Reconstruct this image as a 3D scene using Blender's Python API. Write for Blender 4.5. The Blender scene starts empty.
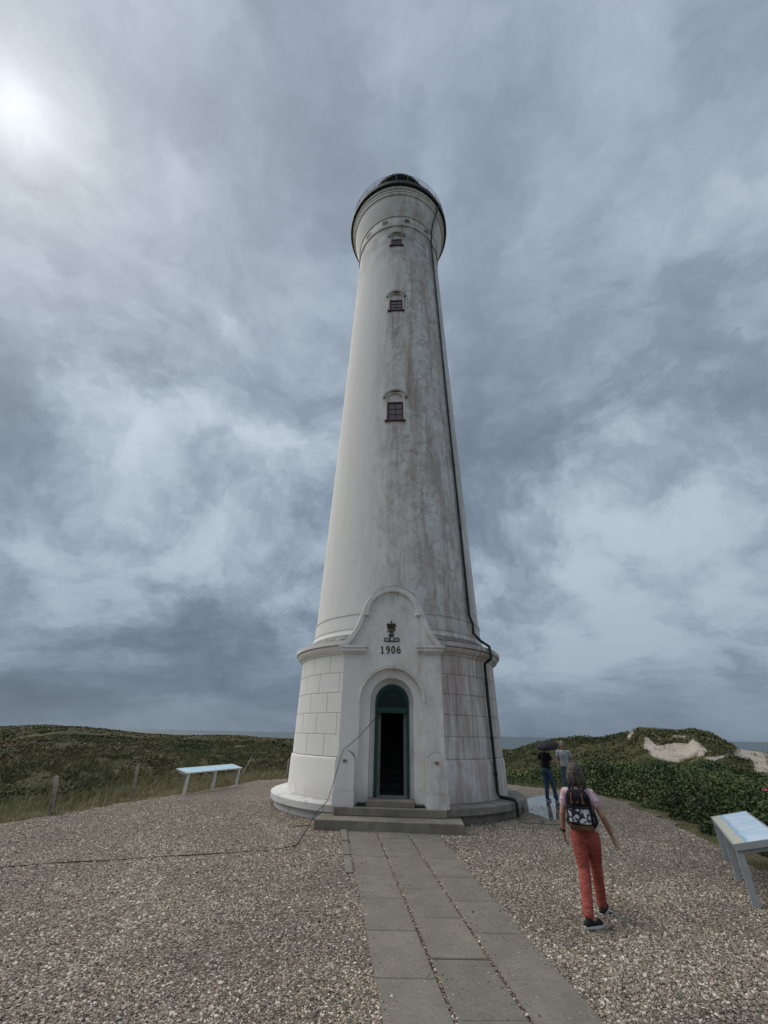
import bpy, bmesh, math, random
import numpy as np
from mathutils import Vector, Matrix
random.seed(7); RNG = np.random.default_rng(11)
SC = bpy.context.scene; COL = SC.collection
R = math.radians

# ------------------------------------------------------------------ camera
FPX, HOR, ROLL, CAMZ = 410.0, 733.8, R(1.2), 1.95
PITCH = math.atan((HOR - 512) / FPX)
cd = bpy.data.cameras.new('camera'); cam = bpy.data.objects.new('camera', cd); COL.objects.link(cam)
cd.sensor_fit = 'VERTICAL'; cd.sensor_height = 24; cd.lens = FPX / 1024 * 24
cd.clip_start = .05; cd.clip_end = 80000
cam.matrix_world = Matrix.Translation((0, 0, CAMZ)) @ Matrix.Rotation(R(90) + PITCH, 4, 'X') @ Matrix.Rotation(ROLL, 4, 'Z')
SC.camera = cam
SC.view_settings.view_transform = 'Standard'; SC.view_settings.look = 'None'
SC.view_settings.exposure = .75; SC.view_settings.gamma = 1
SUN_AZ, SUN_EL = R(-65.6), R(52.2)          # azimuth from +Y towards +X

# ------------------------------------------------------------------ node helper
class NT:
    def __init__(s, tree): s.t = tree; s.n = tree.nodes; s.l = tree.links
    def set(s, sock, v):
        if isinstance(v, bpy.types.NodeSocket): s.l.new(v, sock)
        elif v is not None:
            if isinstance(v, (tuple, list)) and len(v) == 3 and sock.type == 'RGBA': v = (*v, 1)
            sock.default_value = v
    def math(s, op, a, b=None, c=None, clamp=False):
        m = s.n.new('ShaderNodeMath'); m.operation = op; m.use_clamp = clamp
        for i, v in enumerate((a, b, c)): s.set(m.inputs[i], v)
        return m.outputs[0]
    def vm(s, op, a, b=None, scale=None):
        m = s.n.new('ShaderNodeVectorMath'); m.operation = op
        s.set(m.inputs[0], a); s.set(m.inputs[1], b)
        if scale is not None: s.set(m.inputs['Scale'], scale)
        return m.outputs['Value'] if op in ('LENGTH', 'DOT_PRODUCT') else m.outputs[0]
    def sep(s, v): m = s.n.new('ShaderNodeSeparateXYZ'); s.set(m.inputs[0], v); return m.outputs
    def comb(s, x=0., y=0., z=0.):
        m = s.n.new('ShaderNodeCombineXYZ')
        for i, v in enumerate((x, y, z)): s.set(m.inputs[i], v)
        return m.outputs[0]
    def noise(s, vec, scale=1., detail=4., rough=.55, dist=0., col=False):
        m = s.n.new('ShaderNodeTexNoise'); s.set(m.inputs['Vector'], vec)
        for k, v in (('Scale', scale), ('Detail', detail), ('Roughness', rough), ('Distortion', dist)): s.set(m.inputs[k], v)
        return m.outputs['Color'] if col else m.outputs['Fac']
    def voro(s, vec, scale=1., feature='F1', rand=1.):
        m = s.n.new('ShaderNodeTexVoronoi'); m.feature = feature; s.set(m.inputs['Vector'], vec)
        m.inputs['Scale'].default_value = scale; m.inputs['Randomness'].default_value = rand
        return m.outputs
    def ss(s, v, lo, hi, a=0., b=1.):
        m = s.n.new('ShaderNodeMapRange'); m.interpolation_type = 'SMOOTHSTEP'
        for k, x in (('Value', v), ('From Min', lo), ('From Max', hi), ('To Min', a), ('To Max', b)): s.set(m.inputs[k], x)
        return m.outputs[0]
    def mix(s, f, a, b, mode='MIX'):
        m = s.n.new('ShaderNodeMix'); m.data_type = 'RGBA'; m.blend_type = mode
        s.set(m.inputs[0], f); s.set(m.inputs[6], a); s.set(m.inputs[7], b)
        return m.outputs[2]
    def ramp(s, f, stops, interp='LINEAR'):
        m = s.n.new('ShaderNodeValToRGB'); r = m.color_ramp; r.interpolation = interp
        while len(r.elements) < len(stops): r.elements.new(.5)
        for e, (p, c) in zip(r.elements, stops): e.position = p; e.color = (*c, 1)
        s.set(m.inputs[0], f); return m.outputs[0]
    def attr(s, name, typ='GEOMETRY'):
        m = s.n.new('ShaderNodeAttribute'); m.attribute_name = name; m.attribute_type = typ; return m.outputs
    def tc(s, obj=None):
        m = s.n.new('ShaderNodeTexCoord'); m.object = obj; return m.outputs
    def pos(s): return s.n.new('ShaderNodeNewGeometry').outputs['Position']
    def rand(s): return s.n.new('ShaderNodeObjectInfo').outputs['Random']
    def bump(s, h, strength=.3, dist=.02, normal=None):
        m = s.n.new('ShaderNodeBump'); s.set(m.inputs['Height'], h)
        m.inputs['Strength'].default_value = strength; m.inputs['Distance'].default_value = dist
        if normal is not None: s.set(m.inputs['Normal'], normal)
        return m.outputs[0]

def material(name, fn):
    m = bpy.data.materials.new(name); m.use_nodes = True; t = NT(m.node_tree); t.n.clear()
    out = t.n.new('ShaderNodeOutputMaterial'); b = t.n.new('ShaderNodeBsdfPrincipled'); t.l.new(b.outputs[0], out.inputs[0])
    b.inputs['Specular IOR Level'].default_value = .25; b.inputs['Roughness'].default_value = .85
    for k, v in (fn(t) or {}).items(): t.set(b.inputs[k], v)
    return m

def plain(name, c, var=.18, scale=6., rough=.8, spec=.25, metal=0., bump=0.):
    """one colour with gentle uneven tone in object space"""
    def fn(t):
        o = t.tc()['Object']; n = t.noise(o, scale, 5, .6)
        d = tuple(x * (1 - var) for x in c); l = tuple(min(1, x * (1 + var)) for x in c)
        r = {'Base Color': t.mix(t.ss(n, .3, .7), d, l), 'Roughness': rough, 'Specular IOR Level': spec, 'Metallic': metal}
        if bump: r['Normal'] = t.bump(t.noise(o, scale * 6, 4), .4, bump)
        return r
    return material(name, fn)

# ------------------------------------------------------------------ sky and sun
w = bpy.data.worlds.new('World'); SC.world = w; w.use_nodes = True
t = NT(w.node_tree); t.n.clear()
sky = t.n.new('ShaderNodeTexSky'); sky.sky_type = 'NISHITA'; sky.sun_disc = False
sky.sun_elevation = SUN_EL; sky.sun_rotation = SUN_AZ
bgs = t.n.new('ShaderNodeBackground'); t.l.new(sky.outputs[0], bgs.inputs[0]); bgs.inputs[1].default_value = .05
SEED1, SEED2 = (3.3, 6.7, 3.4), (9.2, 4.3, 2.)
D = t.vm('NORMALIZE', t.tc()['Generated']); dx, dy, dz = t.sep(D)
el = t.math('MAXIMUM', dz, 0.)
# cloud deck: soft masses that flatten towards the horizon
uv = t.vm('MULTIPLY', D, t.comb(1., 1., t.ss(el, .0, .6, 2.6, 1.5)))
wob = t.vm('SCALE', t.vm('SUBTRACT', t.noise(uv, 3.2, 5, .6, col=True), (.5, .5, .5)), scale=.30)
uvw = t.vm('ADD', uv, wob)
n1 = t.noise(t.vm('ADD', uvw, SEED1), 1.9, 3, .5)
n2 = t.noise(t.vm('ADD', uvw, SEED2), 4.4, 7, .58)
n3 = t.noise(t.vm('ADD', uvw, (1.2, 7.7, 5.)), 9., 6, .6)
m_ = t.math('ADD', t.math('MULTIPLY', n1, .50), t.math('ADD', t.math('MULTIPLY', n2, .36), t.math('MULTIPLY', n3, .14)))
# contrast is strongest in mid sky, softer overhead and near the horizon
amp = t.math('MULTIPLY', t.ss(el, .0, .16, .35, 1.), t.ss(el, .45, .9, 1., .42))
m_ = t.math('ADD', .5, t.math('MULTIPLY', t.math('SUBTRACT', m_, .5), amp))
cloud = t.ramp(t.ss(m_, .375, .625), [(0, (.160, .203, .254)), (.35, (.232, .290, .358)), (.65, (.335, .404, .478)), (1, (.51, .585, .655))])
grad = t.ramp(el, [(0, (.64, .68, .73)), (.08, (.66, .70, .745)), (.3, (.90, .93, .95)), (.6, (1.06, 1.06, 1.07)), (1, (1.22, 1.18, 1.19))])
cloud = t.mix(1., cloud, grad, 'MULTIPLY')
sd = (math.sin(SUN_AZ) * math.cos(SUN_EL), math.cos(SUN_AZ) * math.cos(SUN_EL), math.sin(SUN_EL))
ca = t.math('MAXIMUM', t.vm('DOT_PRODUCT', D, sd), 0.)
glow = t.math('ADD', t.math('MULTIPLY', t.math('POWER', ca, 700.), .30),
              t.math('ADD', t.math('MULTIPLY', t.math('POWER', ca, 60.), .16), t.math('MULTIPLY', t.math('POWER', ca, 10.), .13)))
glow = t.math('MULTIPLY', glow, t.ss(m_, .3, .6, .7, 1.1))
cloud = t.mix(1., cloud, t.mix(1., (1., .97, .93), t.comb(glow, glow, glow), 'MULTIPLY'), 'ADD')
bgc = t.n.new('ShaderNodeBackground'); t.set(bgc.inputs[0], cloud); bgc.inputs[1].default_value = .60
mx = t.n.new('ShaderNodeMixShader'); mx.inputs[0].default_value = .95
t.l.new(bgs.outputs[0], mx.inputs[1]); t.l.new(bgc.outputs[0], mx.inputs[2])
wo = t.n.new('ShaderNodeOutputWorld'); t.l.new(mx.outputs[0], wo.inputs[0])

sl = bpy.data.lights.new('sun', 'SUN'); sl.energy = 1.5; sl.angle = R(75); sl.color = (1., .955, .89)
sun = bpy.data.objects.new('sun', sl); COL.objects.link(sun)
sun.rotation_euler = Vector(sd).to_track_quat('Z', 'Y').to_euler()

# ------------------------------------------------------------------ pixel maths
def ray(x, y):
    u, v = (x - 384) / FPX, -(y - 512) / FPX
    c, s = math.cos(ROLL), math.sin(ROLL)
    uu, vv = u * c - v * s, u * s + v * c
    return np.array([uu, math.cos(PITCH) - vv * math.sin(PITCH), math.sin(PITCH) + vv * math.cos(PITCH)])
def project(P):                                        # (n,3) -> pixels
    P = np.asarray(P, float) - np.array([0, 0, CAMZ])
    z = P[:, 1] * math.cos(PITCH) + P[:, 2] * math.sin(PITCH)
    v = -P[:, 1] * math.sin(PITCH) + P[:, 2] * math.cos(PITCH)
    z = np.where(z > .01, z, .01); uu, vv = P[:, 0] / z, v / z
    c, s = math.cos(ROLL), math.sin(ROLL)
    u, v = uu * c + vv * s, -uu * s + vv * c
    return np.stack([u * FPX + 384, 512 - v * FPX], 1)
def G(y): return -.02 * np.clip(11.5 - np.asarray(y, float), 0, 11.5)
def gpt(x, y):
    r = ray(x, y); z = 0.
    for _ in range(20):
        P = np.array([0, 0, CAMZ]) + r * ((z - CAMZ) / r[2]); z = float(G(P[1]))
    return P

# ------------------------------------------------------------------ mesh helpers
class MB:
    def __init__(s): s.v = []; s.f = []; s.m = []
    def add(s, vs, fs, mi=0):
        o = len(s.v); s.v += [tuple(map(float, v)) for v in vs]; s.f += [tuple(i + o for i in f) for f in fs]; s.m += [mi] * len(fs); return s
    def box(s, x0, x1, y0, y1, z0, z1, M=None, mi=0, ch=0.):
        if ch:
            bm = bmesh.new(); bmesh.ops.create_cube(bm, size=1)
            for v in bm.verts: v.co = Vector(((x0 + x1) / 2 + v.co.x * (x1 - x0), (y0 + y1) / 2 + v.co.y * (y1 - y0), (z0 + z1) / 2 + v.co.z * (z1 - z0)))
            bmesh.ops.bevel(bm, geom=bm.edges[:], offset=ch, segments=2, affect='EDGES', profile=.6)
            bm.verts.index_update(); vs = [v.co.copy() for v in bm.verts]; fs = [[v.index for v in f.verts] for f in bm.faces]; bm.free()
        else:
            vs = [Vector(p) for p in ((x0,y0,z0),(x1,y0,z0),(x1,y1,z0),(x0,y1,z0),(x0,y0,z1),(x1,y0,z1),(x1,y1,z1),(x0,y1,z1))]
            fs = [(0,3,2,1),(4,5,6,7),(0,1,5,4),(1,2,6,5),(2,3,7,6),(3,0,4,7)]
        if M is not None: vs = [M @ v for v in vs]
        return s.add(vs, fs, mi)
    def tube(s, pts, rad, n=8, cap=True, mi=0):
        pts = [Vector(p) for p in pts]; rad = rad if isinstance(rad, (list, tuple)) else [rad] * len(pts)
        vs = []; fs = []; up = None
        for i, p in enumerate(pts):
            a = pts[max(i - 1, 0)]; b = pts[min(i + 1, len(pts) - 1)]; d = (b - a).normalized()
            if up is None: up = Vector((0, 0, 1)) if abs(d.z) < .9 else Vector((0, 1, 0))
            x = up.cross(d).normalized(); y = d.cross(x).normalized(); up = y
            for k in range(n):
                t_ = 2 * math.pi * k / n; vs.append(p + (x * math.cos(t_) + y * math.sin(t_)) * rad[i])
        for i in range(len(pts) - 1):
            for k in range(n): a = i * n + k; b = i * n + (k + 1) % n; fs.append((a, b, b + n, a + n))
        if cap: fs.append(tuple(range(n))[::-1]); fs.append(tuple(range((len(pts) - 1) * n, len(pts) * n)))
        return s.add(vs, fs, mi)
    def rings(s, rings, n=16, cap=True):                # rings: (cx,cy,z,rx,ry)
        vs = []; fs = []
        for cx, cy, z, rx, ry in rings:
            for k in range(n): a = 2 * math.pi * k / n; vs.append((cx + rx * math.cos(a), cy + ry * math.sin(a), z))
        for i in range(len(rings) - 1):
            for k in range(n): a = i * n + k; b = i * n + (k + 1) % n; fs.append((a, b, b + n, a + n))
        if cap: fs.append(tuple(range(n))[::-1]); fs.append(tuple(range((len(rings) - 1) * n, len(rings) * n)))
        return s.add(vs, fs)
    def ball(s, c, rx, ry=None, rz=None, n=14):
        ry = ry or rx; rz = rz or rx; k = n // 2
        return s.rings([(c[0], c[1], c[2] - rz * math.cos(math.pi * i / k), max(1e-4, rx * math.sin(math.pi * i / k)), max(1e-4, ry * math.sin(math.pi * i / k))) for i in range(k + 1)], n)
    def lathe(s, prof, n=96, a0=0., a1=2 * math.pi, mi=0):   # prof (r,z) upward = outward faces
        closed = abs(a1 - a0 - 2 * math.pi) < 1e-6; m = n if closed else n + 1
        vs = [(r * math.cos(a0 + (a1 - a0) * k / n), r * math.sin(a0 + (a1 - a0) * k / n), z) for r, z in prof for k in range(m)]
        fs = []
        for i in range(len(prof) - 1):
            for k in range(n):
                a = i * m + k; b = i * m + (k + 1) % m if closed else a + 1
                fs.append((a, b, b + m, a + m))
        return s.add(vs, fs, mi)
    def prism(s, poly, y0, y1, M=None, mi=0, front=True, back=True):   # polygon in (x,z) pulled from y0 (front) to y1
        n = len(poly); vs = [Vector((x, y0, z)) for x, z in poly] + [Vector((x, y1, z)) for x, z in poly]
        if M is not None: vs = [M @ v for v in vs]
        fs = [(i, i + n, (i + 1) % n + n, (i + 1) % n) for i in range(n)]
        if front: fs.append(tuple(range(n)))
        if back: fs.append(tuple(range(n, 2 * n))[::-1])
        return s.add(vs, fs, mi)
    def mesh(s, smooth=False, name='m', fix=True):
        me = bpy.data.meshes.new(name); me.from_pydata(s.v, [], s.f)
        if fix:
            bm = bmesh.new(); bm.from_mesh(me); bmesh.ops.remove_doubles(bm, verts=bm.verts, dist=1e-5)
            bmesh.ops.recalc_face_normals(bm, faces=bm.faces); bm.to_mesh(me); bm.free()
        if smooth: me.polygons.foreach_set('use_smooth', [True] * len(me.polygons))
        return me
    def build(s, name, mat, parent=None, smooth=False, fix=True, auto=None):
        o = link(name, s.mesh(smooth, name, fix), mat, parent)
        if auto: me = o.data; me.polygons.foreach_set('use_smooth', [True] * len(me.polygons)); me.set_sharp_from_angle(angle=R(auto))
        return o
def link(name, me, mat, parent=None):
    o = bpy.data.objects.new(name, me); COL.objects.link(o); o.parent = parent
    if mat is not None and me is not None:
        me.materials.clear()
        for m in (mat if isinstance(mat, (list, tuple)) else [mat]): me.materials.append(m)
    return o
def tag(o, label=None, cat=None, group=None, kind=None):
    for k, v in (('label', label), ('category', cat), ('group', group), ('kind', kind)):
        if v: o[k] = v
    return o
def thing(name, label, cat, loc=(0, 0, 0), rz=0., group=None):
    o = bpy.data.objects.new(name, None); COL.objects.link(o); o.location = loc; o.rotation_euler = (0, 0, rz); o.empty_display_size = .2
    return tag(o, label, cat, group)
def npmesh(name, V, F, mat, parent=None, attrs=None, smooth=False):
    me = bpy.data.meshes.new(name); k = F.shape[1]
    me.vertices.add(len(V)); me.vertices.foreach_set('co', np.ascontiguousarray(V, np.float32).ravel())
    me.loops.add(F.size); me.loops.foreach_set('vertex_index', np.ascontiguousarray(F, np.int32).ravel())
    me.polygons.add(len(F)); me.polygons.foreach_set('loop_start', np.arange(0, F.size, k, dtype=np.int32))
    me.update(calc_edges=True)
    if smooth: me.polygons.foreach_set('use_smooth', np.ones(len(F), bool))
    for n_, a in (attrs or {}).items():
        at = me.attributes.new(n_, 'FLOAT', 'POINT'); at.data.foreach_set('value', np.ascontiguousarray(a, np.float32))
    return link(name, me, mat, parent)

# vectorised gradient noise
def _hash(ix, iy, seed):
    h = (ix * 374761393 + iy * 668265263 + seed * 1442695041) & 0xffffffff
    h = ((h ^ (h >> 13)) * 1274126177) & 0xffffffff
    return ((h ^ (h >> 16)) & 0xffff) / 65535. * 2 * math.pi
def pnoise(x, y, seed=0):
    x = np.asarray(x, float); y = np.asarray(y, float)
    ix = np.floor(x).astype(np.int64); iy = np.floor(y).astype(np.int64); fx = x - ix; fy = y - iy
    u = fx * fx * fx * (fx * (fx * 6 - 15) + 10); v = fy * fy * fy * (fy * (fy * 6 - 15) + 10)
    def g(a, b):
        h = _hash(ix + a, iy + b, seed); return np.cos(h) * (fx - a) + np.sin(h) * (fy - b)
    return ((g(0, 0) * (1 - u) + g(1, 0) * u) * (1 - v) + (g(0, 1) * (1 - u) + g(1, 1) * u) * v) * 1.5
def sstep(a, b, x): t_ = np.clip((x - a) / (b - a), 0, 1); return t_ * t_ * (3 - 2 * t_)
def inpoly(px, py, poly):
    ins = np.zeros(px.shape, bool); n = len(poly)
    for i in range(n):
        x0, y0 = poly[i]; x1, y1 = poly[(i + 1) % n]
        c = (y0 > py) != (y1 > py); ins ^= c & (px < (x1 - x0) * (py - y0) / ((y1 - y0) or 1e-9) + x0)
    return ins
def outdist(px, py, poly):                             # signed: positive outside
    d = np.full(px.shape, 1e9); n = len(poly)
    for i in range(n):
        a = np.array(poly[i]); b = np.array(poly[(i + 1) % n]); e = b - a
        t_ = np.clip(((px - a[0]) * e[0] + (py - a[1]) * e[1]) / (e @ e), 0, 1)
        d = np.minimum(d, np.hypot(px - a[0] - t_ * e[0], py - a[1] - t_ * e[1]))
    return np.where(inpoly(px, py, poly), -d, d)

# ------------------------------------------------------------------ layout
TD, TAZ, TANG = 16.2, R(2.15), R(4.4)
TX, TY = TD * math.sin(TAZ), TD * math.cos(TAZ)
YARD = [(-8.6, 9.2), (-8.35, 11.4), (-7.75, 13.9), (-6.9, 16.7), (-6.0, 19.6), (-5.6, 21.5), (-4.4, 23.2), (-1, 24.2), (3, 24), (6, 22.6),
        (7.9, 20.6), (8.6, 18.6), (8.4, 16.4), (7.75, 13.3), (7.25, 11.2), (6.75, 9.4), (6.6, 7.2), (6.2, 4.), (6., 0.), (5.5, -5.), (0, -7), (-6.5, -6), (-8.8, 0.), (-9., 5.)]

# skyline: azimuth deg, elevation deg, distance
SKY = np.array([(-180, -.2, 90), (-70, -.1, 100), (-39.1, -.05, 105), (-36, .18, 105), (-33, .12, 100), (-30, -.12, 98), (-26, -.40, 96), (-23, -.58, 95), (-17, -.52, 92), (-10.8, -.75, 90),
                (0, -1.6, 80), (12, -2.3, 70), (15, -1.85, 68), (17.8, -.82, 68), (21.2, -.12, 68), (26.4, .15, 66), (28., .5, 64), (29.3, 1.1, 62), (31, .95, 62), (33.0, .86, 62), (34., 1.0, 60), (35., .85, 60),
                (36, .4, 60), (37.3, -.5, 60), (39.5, -.85, 60), (44, -.8, 64), (60, -.4, 75), (180, -.2, 90)], float)
def terrain_z(x, y):
    x = np.asarray(x, float); y = np.asarray(y, float)
    d = np.hypot(x, y); az = np.degrees(np.arctan2(x, y)); o = outdist(x, y, YARD)
    base = G(y) - .03 - sstep(0, 14, o) * .75 - sstep(12, 40, o) * .5
    # left-hand bank keeps level
    ramp = sstep(.5, 9, o)
    und = ramp * (pnoise(x / 13, y / 13, 1) * 1.15 + np.where(az < 0, 1.35, .2) * sstep(16, 36, d) * pnoise(x / 24, y / 17, 7) + pnoise(x / 5.5, y / 5.5, 2) * .42 + pnoise(x / 2.1, y / 2.1, 3) * .16 + pnoise(x / .8, y / .8, 4) * .05)
    und = np.where(d > 45, und * 1.2, und)
    z = base + und
    er = np.interp(az, SKY[:, 0], SKY[:, 1]); dr = np.interp(az, SKY[:, 0], SKY[:, 2])
    top = CAMZ + dr * np.tan(np.radians(er))
    sg = np.where(d < dr, np.where(az > 5, 20., 24.), 40.)
    wgt = np.exp(-((d - dr) / sg) ** 2)
    z = z * (1 - wgt) + wgt * (top - .2 + und * np.where(az > 5, .16, .11))
    z = z - sstep(130, 330, d) * 26
    return z

# ------------------------------------------------------------------ ground materials
def m_terrain(t):
    p = t.pos(); sand = t.attr('sand')['Fac']; turf = t.attr('turf')['Fac']
    a = t.noise(p, .16, 5, .6); b = t.noise(p, .9, 6, .65); c = t.noise(p, 5., 4, .7)
    col = t.mix(t.ss(a, .38, .62), (.050, .054, .028), (.095, .094, .046))
    col = t.mix(t.ss(b, .44, .66), col, (.155, .140, .078))
    col = t.mix(t.ss(t.noise(p, .45, 4, .6), .55, .68), col, (.036, .042, .024))
    col = t.mix(t.ss(t.noise(p, .3, 5, .6), .60, .72, 0, .7), col, (.12, .09, .06))
    col = t.mix(t.math('MULTIPLY', t.ss(c, .3, .8), .35), col, (.015, .017, .01))
    col = t.mix(turf, col, t.mix(t.ss(b, .4, .65), (.11, .105, .05), (.21, .175, .11)))
    s = t.ss(t.math('ADD', sand, t.math('MULTIPLY', t.math('SUBTRACT', t.noise(p, 1.2, 5, .65), .5), .5)), .42, .58)
    sc = t.mix(t.ss(b, .35, .65), (.30, .265, .225), (.40, .355, .305))
    col = t.mix(s, col, sc)
    h = t.math('MULTIPLY', t.math('ADD', b, t.math('MULTIPLY', c, .5)), t.math('SUBTRACT', 1., t.math('MULTIPLY', s, .8)))
    return {'Base Color': col, 'Roughness': .95, 'Specular IOR Level': .1, 'Normal': t.bump(h, .9, .35)}
MT_TERRAIN = material('dune_ground', m_terrain)

PEB = [(0, (.05, .042, .034)), (.11, (.13, .108, .086)), (.24, (.28, .235, .185)), (.42, (.41, .345, .27)), (.54, (.18, .157, .13)), (.65, (.50, .43, .34)), (.78, (.35, .255, .195)), (.86, (.64, .58, .49)), (1, (.84, .79, .71))]
def m_gravel(t):
    p = t.pos(); v = t.voro(p, 46.); v2 = t.voro(p, 46., 'DISTANCE_TO_EDGE')
    rnd = t.sep(v['Color'])[0]
    col = t.ramp(rnd, PEB)
    big = t.noise(p, .35, 4, .6)
    col = t.mix(1., col, t.mix(t.ss(big, .3, .7), (.92, .90, .89), (1.12, 1.09, 1.04)), 'MULTIPLY')
    col = t.mix(t.ss(v2['Distance'], .0, .16, .75, 0.), col, (.05, .043, .037))
    h = t.ss(v2['Distance'], 0., .3)
    return {'Base Color': col, 'Roughness': .9, 'Specular IOR Level': .2, 'Normal': t.bump(h, .9, .02)}
MT_GRAVEL = material('gravel', m_gravel)
def m_pebble(t):
    r = t.rand(); p = t.tc()['Object']; col = t.ramp(r, PEB)
    col = t.mix(t.ss(t.noise(p, 2.5, 4, .7), .35, .75, 0, .35), col, (.12, .10, .085))
    col = t.mix(1., col, t.mix(t.ss(t.noise(t.pos(), .35, 4, .6), .3, .7), (.90, .88, .87), (1.12, 1.09, 1.05)), 'MULTIPLY')
    return {'Base Color': col, 'Roughness': .75, 'Specular IOR Level': .3}
MT_PEBBLE = material('pebble', m_pebble)

# ------------------------------------------------------------------ terrain mesh (polar sheet round the viewpoint)
az_f = np.concatenate([np.arange(-180, -48, 2.), np.arange(-48, 48, .16), np.arange(48, 180, 2.)])
rr = np.concatenate([np.linspace(0.5, 8, 10), np.arange(8.5, 34, .34), np.geomspace(34, 110, 150), np.geomspace(112, 420, 26), [600., 1200., 2400.]])
AZ, RR = np.meshgrid(np.radians(az_f), rr)
GX, GY = RR * np.sin(AZ), RR * np.cos(AZ); GZ = terrain_z(GX, GY)
GZ = np.where(RR > 500, -24., GZ)
V = np.stack([GX.ravel(), GY.ravel(), GZ.ravel()], 1); na, nr = len(az_f), len(rr)
i0 = (np.arange(nr - 1)[:, None] * na + np.arange(na)[None, :]); i1 = (np.arange(nr - 1)[:, None] * na + (np.arange(na)[None, :] + 1) % na)
F = np.stack([i0, i1, i1 + na, i0 + na], -1).reshape(-1, 4)[:, ::-1]
pix = project(V); dd = np.hypot(V[:, 0], V[:, 1]); front = V[:, 1] > 20
def px8(l): return [(600 + a / 4.57, 710 + b / 4.57) for a, b in l]
SANDS = [px8([(200, 118), (222, 128), (262, 164), (330, 152), (402, 154), (424, 128), (450, 150), (497, 188), (470, 208), (405, 222), (348, 250), (300, 238), (246, 214), (200, 178)]),
         px8([(315, 116), (395, 118), (412, 128), (330, 128)]), px8([(470, 216), (520, 214), (590, 200), (596, 212), (536, 226), (528, 262), (512, 262), (508, 232)]),
         px8([(612, 176), (700, 182), (780, 188), (780, 320), (740, 300), (700, 286), (706, 250), (660, 222), (610, 210)]), px8([(120, 125), (150, 88), (158, 92), (135, 140)])]
sand = np.zeros(len(V)); 
for q in SANDS: sand[inpoly(pix[:, 0], pix[:, 1], q) & front & (dd > 34) & (dd < 75)] = 1
od = outdist(V[:, 0], V[:, 1], YARD)
turf = np.clip(1 - np.abs(od) / 3.2, 0, 1)
for q in ([(500, 770), (590, 776), (600, 800), (500, 800)],): turf[inpoly(pix[:, 0], pix[:, 1], q) & front] = .5
terrain = npmesh('terrain', V, F, MT_TERRAIN, None, {'sand': sand, 'turf': turf}, smooth=True); tag(terrain, kind='structure')

def m_sea(t):
    p = t.pos(); n = t.noise(t.vm('MULTIPLY', p, (.012, .05, 1.)), 1., 6, .6)
    return {'Base Color': t.mix(t.ss(n, .35, .7), (.045, .068, .082), (.072, .10, .115)), 'Roughness': .5, 'Specular IOR Level': .3, 'Normal': t.bump(t.noise(p, .15, 5, .6), .5, .6)}
s = MB(); s.add([(-30000, -30000, -17), (30000, -30000, -17), (30000, 30000, -17), (-30000, 30000, -17)], [(0, 1, 2, 3)])
tag(s.build('sea', material('sea_water', m_sea)), kind='structure')

# gravel yard: ragged-edged sheet
bm = bmesh.new(); pts = []
for i in range(len(YARD)):
    a = np.array(YARD[i]); b = np.array(YARD[(i + 1) % len(YARD)]); L = np.linalg.norm(b - a); n = max(2, int(L / .22)); nrm = np.array([-(b - a)[1], (b - a)[0]]) / L
    for k in range(n):
        p = a + (b - a) * k / n; j = float(pnoise(p[0] / .9, p[1] / .9, 9)) * .35 + random.uniform(-.1, .1); p = p - nrm * j; pts.append((p[0], p[1]))
vs = [bm.verts.new((x, y, 0)) for x, y in pts]; bm.faces.new(vs)
bmesh.ops.triangulate(bm, faces=bm.faces[:])
for yy in (11.5, 0.): bmesh.ops.bisect_plane(bm, geom=bm.verts[:] + bm.edges[:] + bm.faces[:], plane_co=(0, yy, 0), plane_no=(0, 1, 0))
for v in bm.verts: v.co.z = float(G(v.co.y)) + .004
me = bpy.data.meshes.new('gravel_yard'); bmesh.ops.recalc_face_normals(bm, faces=bm.faces); bm.to_mesh(me); bm.free()
tag(link('gravel_yard', me, MT_GRAVEL), kind='structure')

# ------------------------------------------------------------------ lighthouse
LH = thing('lighthouse', 'tall tapering white lighthouse with gabled portal and dark green downpipe', 'lighthouse', (TX, TY, 0), -TANG)
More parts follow.
